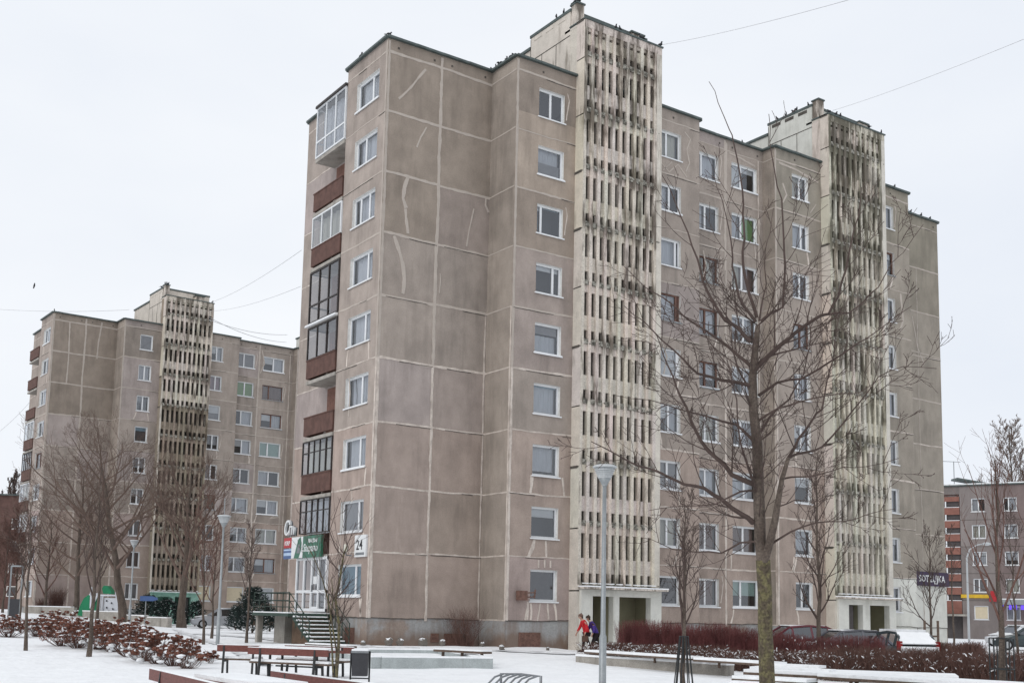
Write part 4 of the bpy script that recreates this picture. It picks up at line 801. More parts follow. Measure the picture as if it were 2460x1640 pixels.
GL = 'old bare trees between the left block and the low wall'
px_tree(301, 1476, 1060, .34, 21, 'old bare tree with thick trunk leaning left beside the climbing frame', lean=(-.2, .03), levels=4, limbs=20, fork=.26, tw='twig_pale', llen=.68, up=.07, rmin=.0095, group=GL, kids=5, ang=1.0, dist=88)
px_tree(439, 1499, 1130, .33, 22, 'old bare tree with a straight thick trunk beside the mint green entrance', levels=4, limbs=16, fork=.28, tw='twig_pale', llen=.58, up=.09, rmin=.0095, group=GL, ang=.8, kids=5, dist=86)
px_tree(181, 1470, 1120, .24, 23, 'old bare tree with level snowy boughs before the blank gable', levels=4, limbs=17, fork=.22, tw='twig_pale', llen=.64, up=.07, rmin=.0095, group=GL, ang=1.05, kids=5, dist=92)
px_tree(110, 1466, 1230, .13, 24, 'smaller bare tree at the near corner of the left block', levels=3, limbs=14, fork=.15, tw='twig_brown', llen=.5, rmin=.013, group=GL, dist=93)
GS = 'young bare street trees in the snow at the left'
px_tree(62, 1562, 1180, .065, 31, 'leftmost young bare tree, its thin trunk bowed', levels=3, limbs=12, fork=.35, lean=(-.03, 0), llen=.24, group=GS, rmin=.0055, kids=3, ang=.5)
px_tree(46, 1519, 1250, .06, 32, 'slim young tree just behind the leftmost bowed one', levels=3, limbs=9, fork=.4, llen=.22, group=GS, rmin=.006, kids=3, ang=.5)
px_tree(213, 1577, 1130, .08, 33, 'young tree with straight trunk rising in the brown hydrangea bed', levels=3, limbs=12, fork=.28, llen=.26, group=GS, rmin=.0055, ang=.5, kids=3)
px_tree(231, 1503, 1215, .11, 34, 'young tree behind the hydrangea bed, just right of the straight one', levels=3, limbs=11, fork=.3, llen=.28, group=GS, rmin=.008, ang=.5, kids=4)
px_tree(489, 1547, 1190, .06, 35, 'thin bowed young tree left of the pale lamp post', levels=3, limbs=14, fork=.25, llen=.34, group=GS, rmin=.007, lean=(-.05, 0), ang=.6, tw='twig_brown')
px_tree(508, 1533, 1260, .07, 36, 'young tree with straight trunk close beside the pale lamp post', levels=3, limbs=14, fork=.3, llen=.32, group=GS, rmin=.008, ang=.6, tw='twig_brown')
px_tree(592, 1543, 1270, .065, 37, 'young tree standing in front of the dark pine bush', levels=3, limbs=12, fork=.35, llen=.34, group=GS, rmin=.008, ang=.6)
GR = 'young bare street trees at the right'
bare_tree(spot(1643, 27), 4.6, .07, 41, 'young staked tree behind the seat wall, left of the large tree', levels=3, limbs=16, fork=.3, llen=.3, group=GR, rmin=.0055, ang=.45)
bare_tree(spot(1966, 43), 8.3, .1, 42, 'young bare tree with dark trunk in front of the second stair tower', levels=3, limbs=20, fork=.2, llen=.26, group=GR, rmin=.008, ang=.75)
bare_tree(spot(2237, 52), 6.0, .075, 43, 'young staked tree in front of the purple shop sign', levels=3, limbs=14, fork=.25, llen=.34, group=GR, rmin=.009, ang=.85)
bare_tree(spot(2289, 60), 6.6, .06, 44, 'thin young tree in front of the orange stair bay', levels=3, limbs=8, fork=.4, llen=.2, group=GR, rmin=.008, ang=.4)
bare_tree(spot(2404, 30), 6.1, .1, 45, 'young tree with crown of rising twigs inside the near metal guard', levels=3, limbs=12, fork=.26, llen=.48, group=GR, rmin=.0045, ang=.42, up=.2, kids=3, tw='twig_brown')
bare_tree(spot(2448, 34), 5.0, .05, 46, 'thin leaning young tree at the right edge', levels=3, limbs=8, fork=.4, llen=.3, group=GR, rmin=.0065, ang=.4, lean=(-.08, 0))
# far trees over the roofs
bare_tree(at(2440, 1490, 170).xy.to_3d(), 31, .35, 51, 'tall pale birch rising beyond the far right block', levels=4, limbs=24, fork=.3, tw='twig_pale', llen=.26, up=.1, rmin=.03, ang=.5)
bare_tree(at(2370, 1490, 165).xy.to_3d(), 22.5, .2, 52, 'small tree top just over the roof of the far right block', levels=3, limbs=12, fork=.4, tw='twig_pale', llen=.25, rmin=.025, ang=.5)
bare_tree(at(48, 1455, 170).xy.to_3d(), 25, .3, 53, 'narrow dark poplar beyond the reddish brown building', levels=4, limbs=26, fork=.3, llen=.22, up=.35, rmin=.03, ang=.4)
bare_tree(at(10, 1455, 175).xy.to_3d(), 20, .3, 54, 'broad dark treetop at the extreme left edge', levels=4, limbs=22, fork=.3, llen=.3, up=.3, rmin=.035, ang=.45)
px_tree(8, 1490, 1290, .1, 55, 'twiggy bare tree in front of the reddish brown building', levels=4, limbs=18, fork=.12, tw='twig_brown', llen=.5, rmin=.012, dist=92)
px_tree(36, 1480, 1240, .1, 56, 'dense small bare tree between the brown building and the left block', levels=4, limbs=18, fork=.12, tw='twig_brown', llen=.45, rmin=.012, dist=94)
# several stems from one root beside the bin
def clump():
    rng = random.Random(6); b = spot(806, 25); e = empty('bare_tree', b, label='slender tree with three stems rising left of the dark bin', category='tree'); mb = MB(); cr = MB(); S = 25/FPX
    for pts, r in (([(806, 1640), (813, 1560), (815, 1500), (806, 1440), (818, 1380), (826, 1330), (834, 1310)], .04), ([(804, 1640), (798, 1560), (792, 1500), (800, 1440), (797, 1390)], .025), ([(808, 1640), (808, 1560), (790, 1450), (775, 1390), (755, 1340), (738, 1310)], .022)):
        P = [at(x, y, 25+i*.03)-b for i, (x, y) in enumerate(pts)]; P[0].z = -.1; rr = [max(.006, r*(1-.75*i/len(P))) for i in range(len(P))]; mb.tube(P, rr, 7)
        for i in range(2, len(P)):
            for q in range(4): grow(cr, P[i], Vector((rng.uniform(-1, 1), rng.uniform(-.6, .6), .9)), rng.uniform(.5, 1.1), rr[i]*.45, 1, rng, .12, 3, .6, 6, .0045)
    for pts in ([(826, 1340), (806, 1315), (792, 1275), (800, 1250), (818, 1195)], [(815, 1370), (790, 1345), (782, 1300)], [(800, 1440), (816, 1425), (812, 1380)]):
        P = [at(x, y, 25.1)-b for x, y in pts]; cr.tube(P, [.012-.0015*i for i in range(len(P))], 4, 0, False)
    mb.build('trunk', 'bark_lichen', e); cr.build('crown', 'twig', e)
clump()

# ------------------------------------------------------------------ evergreens
def pine(base, h, wd, seed, label, group):
    rng = random.Random(seed); e = empty('pine_bush', base, label=label, category='evergreen', group=group); mb = MB()
    mb.tube([(0, 0, -.1), (0, 0, h*.85)], [.07, .02], 6); mb.build('trunk', 'bark', e); c = MB()
    n = int(470*wd*h/4)
    for i in range(n):
        t = rng.random()**.8; a = rng.uniform(0, 6.283); R = wd*.5*(1-t**1.5*.86)*(1+.22*math.sin(a*3+seed)+.2*math.sin(a*5+t*9)); z = .1+t*h*.92; q = Vector((math.cos(a)*R*rng.uniform(.35, 1), math.sin(a)*R*rng.uniform(.35, 1), z))
        d = Vector((math.cos(a), math.sin(a), rng.uniform(.2, 1.1))).normalized(); L = rng.uniform(.18, .42)*(1.0 if t < .85 else .8)
        for k in range(22):                                    # needles round each shoot
            s_ = d.cross(wander(rng, Vector((0, 0, 1)), 2)).normalized(); b = q+d*L*rng.random(); tip = b+(d*.6+s_*.8)*rng.uniform(.08, .16); wv = d.cross(s_)*.013
            c.face([b-wv, b+wv, tip], 0)
        if rng.random() < .16: c.ball(q+d*L*.7+Vector((0, 0, .03)), (.07*rng.uniform(.5, 1.3), .05, .02), 1, 5, 3, .5, rng)
    c.build('crown', ['needles', 'snow'], e); return e
GP = 'dark evergreens by the left block'
pine(gh(606, 1520), 2.9, 3.1, 1, 'largest dark pine bush left of the green stair', GP)
pine(gh(566, 1512), 1.6, 1.5, 2, 'low dark pine spreading left of the largest one', GP)
pine(gh(648, 1516), 1.5, 1.5, 3, 'low dark pine tucked behind the landing of the stair', GP)
pine(gh(355, 1497), 2.3, 3.0, 4, 'dark pine under the blue board, left of the mint green entrance', GP)
pine(gh(400, 1501), 2.1, 2.6, 5, 'dark pine directly in front of the mint green entrance', GP)
pine(gh(468, 1503), 2.0, 2.2, 6, 'dark pine right of the thick straight trunk', GP)
pine(gh(684, 1520), 1.2, 1.2, 7, 'small dark pine under the stair landing', GP)

# ------------------------------------------------------------------ hydrangeas, hedges
def hydrangea(base, h, wd, seed, label, dense):
    rng = random.Random(seed); e = empty('hydrangea_bush', base, label=label, category='shrub', group='withered hydrangea bushes in the snow'); s_ = MB(); f = MB()
    for i in range(int(44*wd)):
        a = rng.uniform(0, 6.283); R = wd*.5*math.sqrt(rng.random()); z = h*(1-.45*(R/(wd*.5))**2)*rng.uniform(.5, 1.08); tip = Vector((math.cos(a)*R, math.sin(a)*R, z)); b = tip*.15; b.z = -.05; m = b.lerp(tip, .5)+Vector((rng.uniform(-.06, .06), rng.uniform(-.06, .06), -.06))
        s_.tube([b, m, tip], [.009, .007, .005], 3, 0, False)
        for k in range(2): q = m.lerp(tip, rng.random()); s_.tube([q, q+Vector((rng.uniform(-.16, .16), rng.uniform(-.16, .16), .14))], [.005, .003], 3, 0, False)
        if rng.random() < .72:
            r = rng.choice([.045, .06, .08, .1, .12])*rng.uniform(.85, 1.1)
            for k in range(int(380*r)):
                v = wander(rng, Vector((0, 0, .2)), 1); c = tip+Vector((v.x*r, v.y*r, v.z*r*.6)); t1 = wander(rng, v, .9).cross(Vector((.3, .2, 1))).normalized()*.028; t2 = t1.cross(v).normalized()*.028
                f.face([c-t1-t2, c+t1-t2, c+t1+t2, c-t1+t2], 0)
            if rng.random() < .7: f.ball(tip+Vector((rng.uniform(-.03, .03), rng.uniform(-.03, .03), r*.45)), (r*rng.uniform(.5, .95), r*rng.uniform(.4, .85), r*rng.uniform(.25, .5)), 1, 8, 5, .5, rng, -.2)
    for i in range(int(9*wd)):
        a = rng.uniform(0, 6.283); R = wd*.45*math.sqrt(rng.random()); f.ball((math.cos(a)*R, math.sin(a)*R, rng.uniform(.1, h*.5)), (rng.uniform(.05, .16), rng.uniform(.05, .14), rng.uniform(.03, .07)), 1, 7, 5, .6, rng)
    if dense:
        for k in range(int(520*wd)):
            a = rng.uniform(0, 6.283); R = wd*.46*math.sqrt(rng.random()); c = Vector((math.cos(a)*R, math.sin(a)*R, rng.uniform(.2, h*.85))); t1 = wander(rng, Vector((0, 0, .2)), 1)*.03; t2 = t1.cross(wander(rng, Vector((1, 0, 0)), 1)).normalized()*.03; f.face([c-t1, c+t2, c+t1, c-t2], 0)
    s_.build('stems', 'twig_brown', e); f.build('flower_heads', ['flower_brown', 'snow'], e); return e
H = [(20, 1530, 1.0, 1.9, 1, 'hydrangea at the extreme left, cut by the photo edge'), (90, 1528, .9, 1.4, 0, 'greenish hydrangea bush right of the bowed young tree'), (120, 1530, 1.3, 1.6, 0, 'snowy hydrangea starting the long row at its left end'), (150, 1552, 1.3, 1.9, 1, 'dense hydrangea under the straight young tree, left side'),
     (185, 1556, 1.15, 1.7, 1, 'dense hydrangea touching the straight young trunk'), (240, 1560, 1.1, 1.7, 0, 'hydrangea just right of the straight young trunk'), (270, 1564, 1.15, 1.7, 1, 'dense hydrangea at the middle of the long row'), (310, 1576, 1.05, 1.5, 0, 'hydrangea with snowy heads right of the row middle'),
     (345, 1588, 1.0, 1.4, 0, 'fourth hydrangea from the right end of the row'), (378, 1594, 1.0, 1.3, 0, 'third hydrangea from the right end of the row'), (415, 1600, .95, 1.2, 0, 'second hydrangea from the right end of the row'), (445, 1606, .9, 1.1, 0, 'open twiggy hydrangea ending the row at the right'), (505, 1592, .45, .4, 0, 'lone withered stalks between the hydrangea row and the benches'), (330, 1545, 1.0, 1.5, 0, 'hydrangea in the back rank of the row')]
for i, (px, py, h, wd, dn, lb) in enumerate(H): hydrangea(gh(px, py), h, wd, 60+i, lb, dn)
def twigs(name, pts, n, h, wd, m, seed, label, cat, snow=0, lean=.25, r=.006, kink=.3, kind=None, group=None, fill=1):
    rng = random.Random(seed); P = [spot(a, d) for a, d in pts]; mb = MB(); ls = [(b-a).length for a, b in zip(P, P[1:])]; T = sum(ls)
    for i in range(n):
        s_ = rng.random()*T; k = 0
        while k < len(ls)-1 and s_ > ls[k]: s_ -= ls[k]; k += 1
        q = P[k].lerp(P[k+1], min(1, s_/ls[k])); nn = (P[k+1]-P[k]).normalized().cross(Vector((0, 0, 1))); q = q+nn*rng.uniform(-wd, wd)*.5; q.z = gz(q.x, q.y)-.03
        hh = h*rng.uniform(.6, 1.05)*(.94+.1*math.sin(s_*1.1+k)*math.sin(s_*.37+seed)); v = Vector((rng.uniform(-1, 1)*lean, rng.uniform(-1, 1)*lean, 1))*hh; m1 = q+v*.5+Vector((rng.uniform(-kink, kink), rng.uniform(-kink, kink), rng.uniform(-kink, kink)*.5))*hh*.4; t = q+v
        mb.tube([q, m1, t], [r, r*.8, r*.5], 3, 0, False)
        for j in range(2 if kink > .5 else 1):
            a = m1.lerp(t, rng.random()*.6); mb.tube([a, a+Vector((rng.uniform(-.22, .22), rng.uniform(-.22, .22), rng.uniform(.05, .3)))*hh], [r*.6, r*.4], 3, 0, False)
        if rng.random() < snow:
            c = m1.lerp(t, rng.random()*.9); s2 = rng.uniform(.012, .032); dd = (t-m1).normalized()*s2*rng.uniform(2, 4); dd.z *= .5; mb.tube([c-dd+Vector((0, 0, .008)), c+Vector((0, 0, s2*.7)), c+dd+Vector((0, 0, .008))], [s2*.3, s2*.7, s2*.3], 4, 1)
    return mb.build(name, [m, 'snow'], None, label=label, category=cat, kind=kind, group=group)
twigs('red_twig_hedge', [(1500, 45.5), (1700, 44), (1900, 42.5)], 6000, 1.45, 1.9, 'twig_red', 71, 'tall dark red dogwood hedge in front of the first entrance', 'hedge', 0, .17, .0055, .16)
twigs('red_twig_hedge', [(1870, 42), (2000, 41), (2120, 40.4)], 2600, 1.35, 1.3, 'twig_red', 72, 'thin end of red dogwood hedge before the parked cars', 'hedge', .02, .15, .006, .15)
twigs('shrub_bed', [(1440, 43), (1700, 40.5), (2000, 37.5), (2240, 35)], 11000, .72, 2.6, 'twig_brown', 73, 'low tangled brown shrubs flecked with snow behind the seat wall', 'shrubs', .33, .9, .006, 1.0, kind='stuff')
twigs('shrub_bed', [(2010, 36), (2260, 34), (2480, 32)], 7500, 1.12, 3.0, 'twig_brown', 74, 'brown shrub mass with snow flecks at the lower right corner', 'shrubs', .14, .6, .006, .8, kind='stuff')
twigs('rounded_bush', [(2226, 47), (2280, 46.5)], 1700, 1.15, 1.8, 'twig_brown', 75, 'dense brown bush under the young tree before the white wall', 'shrub', .0, .35, .008, .5)
twigs('rounded_bush', [(2290, 45), (2350, 44.6)], 2100, 1.05, 1.9, 'twig_brown', 76, 'broad rounded brown bush left of the near metal guard', 'shrub', .0, .35, .008, .5)
twigs('wall_shrub', [(1100, 50), (1138, 50)], 260, 1.75, 1.0, 'twig_brown', 77, 'fine reddish bush growing against the blank wall', 'shrub', 0, .55, .0045, .5)
twigs('wall_shrub', [(128, 94), (140, 94)], 260, 2.3, 1.4, 'twig_brown', 78, 'upright brown bush at the foot of the left block gable', 'shrub', 0, .3, .012, .3)
twigs('wall_shrub', [(96, 94), (104, 94)], 160, 1.4, 1.4, 'twig_brown', 79, 'small brown bush at the near corner of the left block', 'shrub', 0, .4, .012, .3)

# ------------------------------------------------------------------ walls, benches and other furniture of the square
def planter():
    A = gh(893, 1605); B_ = gh(1184, 1606); C_ = gh(820, 1588); e = empty('concrete_planter', (0, 0, 0), label='low pale blue-grey concrete planter wall with snow in front of the blank wall', category='planter')
    u = (B_-A); u.z = 0; u.normalize(); v = Vector((-u.y, u.x, 0)); v = v if v.dot(FD) > 0 else -v; D_ = 7.5; W_ = (B_-A).length; sv = (C_-A); sv.z = 0
    z0, z1 = -.5, gz(A.x, A.y)+.34; C2 = A+sv.normalized()*D_*1.0; c = MB(); sn = MB()
    def seg(p, q, th=.3):
        d = (q-p); d.z = 0; n = Vector((-d.y, d.x, 0)).normalized()*th; n = n if n.dot(v) > 0 or abs(n.dot(v)) < .3*th and n.dot(u) > 0 else -n
        c.obox(lambda a, b, w_: (p.x+d.x*a+n.x*b, p.y+d.y*a+n.y*b, z0+(z1-z0)*w_)); sn.obox(lambda a, b, w_: (p.x+d.x*(a*.995+.002)+n.x*b, p.y+d.y*(a*.995+.002)+n.y*b, z1+.05*w_))
    P = [A, B_, B_+v*D_, C2+v*1.2]
    seg(A+u*.3, B_); seg(A, C2); seg(B_+v*.3, B_+v*D_); seg(C2, B_+v*D_)
    c.build('wall', 'concrete_blue', e); sn.build('snow_cap', 'snow', e)
    for i, (pa, pb) in enumerate((((640+1215/2.94, 1140+1238/2.94), (640+1558/2.94, 1140+1256/2.94)), ((640+310/2.94, 1140+1200/2.94), (640+600/2.94, 1140+1224/2.94)))):
        d = 40 if i == 0 else 41; a = at(*pa, d); b = at(*pb, d-1.5); b.z = a.z; m = MB(); m.bar(a, b, .5, .07); m.bar(a+Vector((0, 0, .06)), b+Vector((0, 0, .06)), .48, .04, 1)
        for t in (.1, .5, .9): q = a.lerp(b, t); m.bar((q.x, q.y, a.z-.5), (q.x, q.y, a.z-.04), .05, .12)
        o = m.build('plank_seat', ['wood_brown', 'snow']); tag(o, ['snowy wooden plank seat along the back of the concrete planter', 'snowy wooden plank seat by the foot of the outside stair'][i], 'bench')
planter()
def blockwall(pts, h, name, label, m, blocks=0, mat_='concrete', th=.35, planks=(), step=0):
    e = empty(name, (0, 0, 0), label=label, category='wall'); c = MB(); sn = MB(); rng = random.Random(len(label)); 
    for p, q in zip(pts, pts[1:]):
        d = q-p; L = math.hypot(d.x, d.y); n = Vector((-d.y, d.x, 0)).normalized()*th; n = n if n.dot(FD) > 0 else -n; k = max(1, int(L/blocks)) if blocks else 1
        for i in range(k):
            a = p+d*(i/k); b = p+d*((i+1)/k); za = min(gz(a.x, a.y), gz(b.x, b.y)); zt = (gz(a.x, a.y)+gz(b.x, b.y))/2+h+(rng.uniform(-.03, .03) if blocks else 0); e_ = (b-a); e_.z = 0
            if not blocks: zt = (gz(p.x, p.y)+gz(q.x, q.y))/2+h
            c.obox(lambda x, y, z: (a.x+e_.x*(x*.985), a.y+e_.y*(x*.985), 0) if False else (a.x+e_.x*(x*.985)+n.x*y, a.y+e_.y*(x*.985)+n.y*y, za-.4+(zt-za+.4)*z))
            s0 = .06 if blocks else 0
            sn.obox(lambda x, y, z: (a.x+e_.x*(s0+(.985-2*s0)*x)+n.x*(y*1.1-.05), a.y+e_.y*(s0+(.985-2*s0)*x)+n.y*(y*1.1-.05), zt+.07*z))
    c.build('blocks' if blocks else 'wall', mat_, e); sn.build('snow_cap', 'snow', e); return e
blockwall([spot(58, 93), spot(180, 91), spot(300, 88), spot(406, 84)], .62, 'block_wall', 'long low wall of concrete blocks with snow caps before the left block', None, 3.0)
WR0, WR1 = gh(1383, 1590), gh(1752, 1624)
e = blockwall([WR0, WR1], .27, 'seat_wall', 'long stained concrete seat wall under snowy planks at the right', None)
def planks(p, q, z, wd, label, n=1):
    m = MB(); d = (q-p).normalized(); nn = Vector((-d.y, d.x, 0)).normalized(); nn = nn if nn.dot(FD) > 0 else -nn
    a = Vector((p.x, p.y, z)); b = Vector((q.x, q.y, z)); m.bar(a+nn*wd*.5, b+nn*wd*.5, wd, .06)
    c = MB(); c.bar(a+nn*wd*.5+Vector((0, 0, .065)), b+nn*wd*.5+Vector((0, 0, .065)), wd*.96, .07); t = .06
    for i in range(int((q-p).length/1.4)): r = a.lerp(b, (i+.5)/max(1, int((q-p).length/1.4)))+nn*.3; m.box((r.x-.03, r.y-.03, z-.2), (r.x+.03, r.y+.03, z-.03))
    e = empty('plank_seat', (0, 0, 0), label=label, category='bench', group='snow covered plank seats on the right hand walls'); m.build('plank', 'wood_brown', e); c.build('snow_cover', 'snow', e)
wz = gz(WR0.x, WR0.y)+.35
planks(at(1403, 1568, 40.5), at(1660, 1590, 35.8), wz, .55, 'snowy plank seat on the seat wall right of the front lamp post')
planks(at(1665, 1590, 35.7), at(1860, 1600, 33.0), wz-.02, .55, 'snowy plank seat on the seat wall behind the large trunk')
WL0 = spot(1754, 25.5); WL1 = spot(2480, 21.0)
blockwall([WL0, WL1], .36, 'seat_wall', 'nearer concrete wall in the lower right corner under layered snowy planks', None)
zb = gz(WL0.x, WL0.y)
for i, (a, da, b, db, z, wd) in enumerate([(1757, 25.7, 1935, 24.6, zb+.44, .6), (1785, 27.2, 2020, 25.8, zb+.52, .6), (1800, 29.3, 1990, 28.2, zb+.5, .6), (1830, 31.5, 1965, 30.6, zb+.5, .6), (1960, 25.0, 2490, 21.6, zb+.56, 1.3), (1958, 28.4, 2300, 27.4, zb+.45, 1.6)]):
    planks(spot(a, da), spot(b, db), z, wd, ['narrow snowy plank seat nearest the large trunk, lowest of the stack', 'second snowy plank seat behind the large trunk', 'third snowy plank seat behind the large trunk', 'farthest short snowy plank seat behind the large trunk', 'long wide snowy plank seat running out of the lower right corner', 'wide snowy platform between the plank seats and the brown shrubs'][i])
def bench(p, q, face, label, back=True, h0=0):
    """p,q: ends on the ground; face: direction in which the sitter looks."""
    e = empty('bench', (0, 0, 0), label=label, category='bench', group='dark red picnic benches in the snow'); g = (gz(p.x, p.y)+gz(q.x, q.y))/2; d = (q-p); d.z = 0; d.normalize(); f = Vector((-d.y, d.x, 0)); f = f if f.dot(face) > 0 else -f
    L = math.hypot((q-p).x, (q-p).y); A = Vector((p.x, p.y, g)); Z = Vector((0, 0, 1)); m = MB(); sn = MB()
    m.bar(A+Z*.42+f*.25, A+Z*.42+f*.25+d*L, .36, .045); m.build('seat', 'wood_brown', e); sn.bar(A+Z*.47+f*.25+d*.03, A+Z*.47+f*.25+d*(L-.03), .34, .05)
    if back: m = MB(); m.bar(A+Z*.71, A+Z*.71+d*L, .045, .17); m.build('backrest', 'wood_red', e); sn.bar(A+Z*.805, A+Z*.805+d*L, .04, .018)
    sn.build('snow_cover', 'snow', e)
    for t in (.16, .84):
        o = A+d*L*t; m = MB(); m.bar(o+f*-.08-Z*.1, o+f*.0+Z*.78 if back else o+Z*.4, .045, .06); m.bar(o+f*.42-Z*.1, o+f*.36+Z*.4, .045, .06); m.bar(o+Z*.38, o+f*.4+Z*.38, .045, .05); m.build('leg', 'black_metal', e)
def table(c, d, L, W_, label):
    e = empty('picnic_table', (0, 0, 0), label=label, category='table'); g = gz(c.x, c.y); f = Vector((-d.y, d.x, 0)); C0 = Vector((c.x, c.y, g)); Z = Vector((0, 0, 1)); m = MB()
    m.bar(C0-d*L/2+Z*.72, C0+d*L/2+Z*.72, W_, .05); m.build('table_top', 'wood_red', e); m = MB(); m.bar(C0-d*(L/2-.03)+Z*.775, C0+d*(L/2-.03)+Z*.775, W_*.95, .06); m.build('snow_cover', 'snow', e)
    for t in (-.34, .34):
        for s_ in (-.36, .36): o = C0+d*L*t+f*W_*s_; m = MB(); m.bar(o-Z*.1, o+Z*.7, .05, .06); m.build('leg', 'black_metal', e)
    m = MB(); m.bar(C0-d*L*.34+Z*.3, C0+d*L*.34+Z*.3, .04, .04); m.build('stretcher', 'black_metal', e)
p1, p2 = spot(601, 29.6), spot(793, 28.7); dv = (p2-p1).normalized(); nv = Vector((-dv.y, dv.x, 0)); nv = nv if nv.dot(FD) > 0 else -nv
bench(p1, p2, nv, 'dark red bench turned back to the camera, front one of the farther picnic set')
pc = (p1+p2)/2+nv*1.1-dv*.35; table(pc, dv, 2.1, .8, 'snow covered picnic table between the farther dark red benches')
bench(p1+nv*2.3-dv*.4, p2+nv*2.3-dv*.6, -nv, 'dark red bench on the far side of the farther picnic table')
bench(spot(527, 30.6), spot(604, 30.1)+nv*.5, nv, 'dark red bench partly hidden left of the front one')
q1, q2 = spot(371, 18.3), spot(585, 14.0); bench(q1, q2, R0, 'nearest bench end in the lower left, brown back seen from behind')
r1, r2 = spot(660, 18.4), spot(905, 15.6); dn = (r2-r1).normalized(); bench(r1, r2, -FD, 'nearest red backrest rising at the bottom edge below the table')
t0 = spot(470, 17.4); t1 = spot(640, 15.2); dt = (t1-t0).normalized(); table((t0+t1)/2+Vector((-dt.y, dt.x, 0))*.35, dt, 2.4, .8, 'snow covered picnic table cut by the bottom edge')
# bin
b = spot(870, 28.3); e = empty('litter_bin', b, label='dark grey litter bin hanging between two black posts', category='bin'); m = MB(); X_ = R0
for s_ in (-.23, .23): m.tube([X_*s_+Vector((0, 0, -.1)), X_*s_+Vector((0, 0, .8))], .022, 8)
m.bar(X_*-.23+Vector((0, 0, .14)), X_*.23+Vector((0, 0, .14)), .03, .03); m.build('post_frame', 'black_metal', e); m = MB()
m.obox(lambda a, c, z: X_*((a-.5)*(.36+.03*z))+FD*((c-.5)*.3)+Vector((0, 0, .2+.55*z))); m.build('container', 'dark_box', e); m = MB(); m.obox(lambda a, c, z: X_*((a-.5)*.42)+FD*((c-.5)*.34)+Vector((0, 0, .755+.05*z))); m.build('lid', 'steel_grey', e)
m = MB(); m.obox(lambda a, c, z: X_*((a-.5)*.4)+FD*((c-.5)*.32)+Vector((0, 0, .808+.04*z))); m.build('snow_cover', 'snow', e)
# bicycle rack
b = spot(1207, 19.8); e = empty('bicycle_rack', b, label='grey tubular bicycle rack with curved hoops at the bottom edge', category='bicycle rack'); dr_ = (spot(1302, 19.2)-b); dr_.z = 0; fr_ = Vector((dr_.y, -dr_.x, 0)).normalized(); fr_ = (fr_+dr_.normalized()*.25).normalized(); Z = Vector((0, 0, 1)); m = MB()
m.tube([-Z*.1, Z*.76, Z*.77+dr_*.5, Z*.76+dr_, dr_-Z*.1], .024, 8); m.tube([fr_*.75-Z*.1, fr_*.75+Z*.3, fr_*.75+Z*.3+dr_, fr_*.75+dr_-Z*.1], .022, 8); m.build('frame', 'steel_grey', e)
for i in range(6):
    o = dr_*(i*.17+.06); m = MB(); m.tube([o+Z*.76, o+fr_*.3+Z*.72, o+fr_*.52+Z*.62, o+fr_*.66+Z*.48, o+fr_*.75+Z*.3], .017, 6); m.build('hoop', 'steel_grey', e)
# tree guards
def guard(px, d, w_, h, label, n=8, flare=0, m_='black_metal'):
    b = spot(px, d); e = empty('tree_guard', b, label=label, category='tree guard'); m = MB()
    for i in range(n):
        a = 6.283*i/n+.2; c = Vector((math.cos(a), math.sin(a), 0)); m.tube([c*(w_/2+flare)+Vector((0, 0, -.1)), c*w_/2+Vector((0, 0, h))], .014 if flare else .02, 5)
    for z in ((h, h*.45) if not flare else (h,)): m.tube([Vector((math.cos(6.283*i/16)*w_/2, math.sin(6.283*i/16)*w_/2, z)) for i in range(17)], .014, 5)
    m.build('bars', m_, e); return e
guard(2404, 29.6, 1.3*.45, 1.42, 'near black metal tree guard at the lower right', 6)
guard(1643, 26.8, .2, 1.35, 'wire guard flaring round the staked tree left of the large trunk', 9, .16)
b = spot(2237, 51.8); e = empty('tree_stakes', b, label='pair of dark wooden stakes holding the young tree before the white wall', category='stakes')
for s_ in (-.3, .3): m = MB(); m.tube([R0*s_+Vector((0, 0, -.1)), R0*s_+Vector((0, 0, 1.9))], .06, 6); m.build('stake', 'wood_brown', e)
m = MB(); m.bar(R0*-.3+Vector((0, 0, 1.2)), R0*.3+Vector((0, 0, 1.2)), .05, .08); m.build('crossbar', 'wood_brown', e)
# lamps
def lamp(px, d, h, label, pr=.05, hs=1.0, spike=0):
    b = spot(px, d); e = empty('street_lamp', b, label=label, category='street lamp', group='street lamps with funnel shaped heads'); m = MB()
    m.lathe((0, 0, 0), [(-.1, pr*1.5), (1.35, pr*1.5), (1.42, pr*1.05), (h-.42*hs, pr*.8)], 14); m.build('pole', 'galvanised', e); m = MB(); t = h-.45*hs
    m.lathe((0, 0, 0), [(t, pr*.9), (t+.06*hs, .075*hs), (t+.17*hs, .14*hs)], 18); m.build('collar', 'galvanised', e); m = MB()
    m.lathe((0, 0, 0), [(t+.17*hs, .14*hs), (t+.4*hs, .225*hs)], 18)
    for k in range(4): z = t+(.2+.045*k)*hs; r = .155+.02*k; m.lathe((0, 0, 0), [(z, r*hs), (z+.012, (r+.012)*hs), (z+.02, r*hs)], 18)
    m.build('diffuser', 'lamp_white', e); m = MB(); m.lathe((0, 0, 0), [(t+.4*hs, .26*hs), (t+.43*hs, .265*hs), (t+.46*hs, .2*hs), (t+.47*hs, .02)], 18); m.build('lamp_hat', 'lamp_white', e)
    if spike: m = MB(); m.tube([(0, 0, h), (0, 0, h+spike)], .02, 5); m.build('rod', 'galvanised', e)
lamp(1449, 24.5, 5.03, 'front pale grey lamp post before the first stair tower', .052)
lamp(527, 46.5, 5.25, 'pale lamp post left of the outside stair, funnel head over the young trees', .05, 1.08, .7)
lamp(313, 80, 5.9, 'distant thin lamp post before the left block gable window column', .06, 1.2)
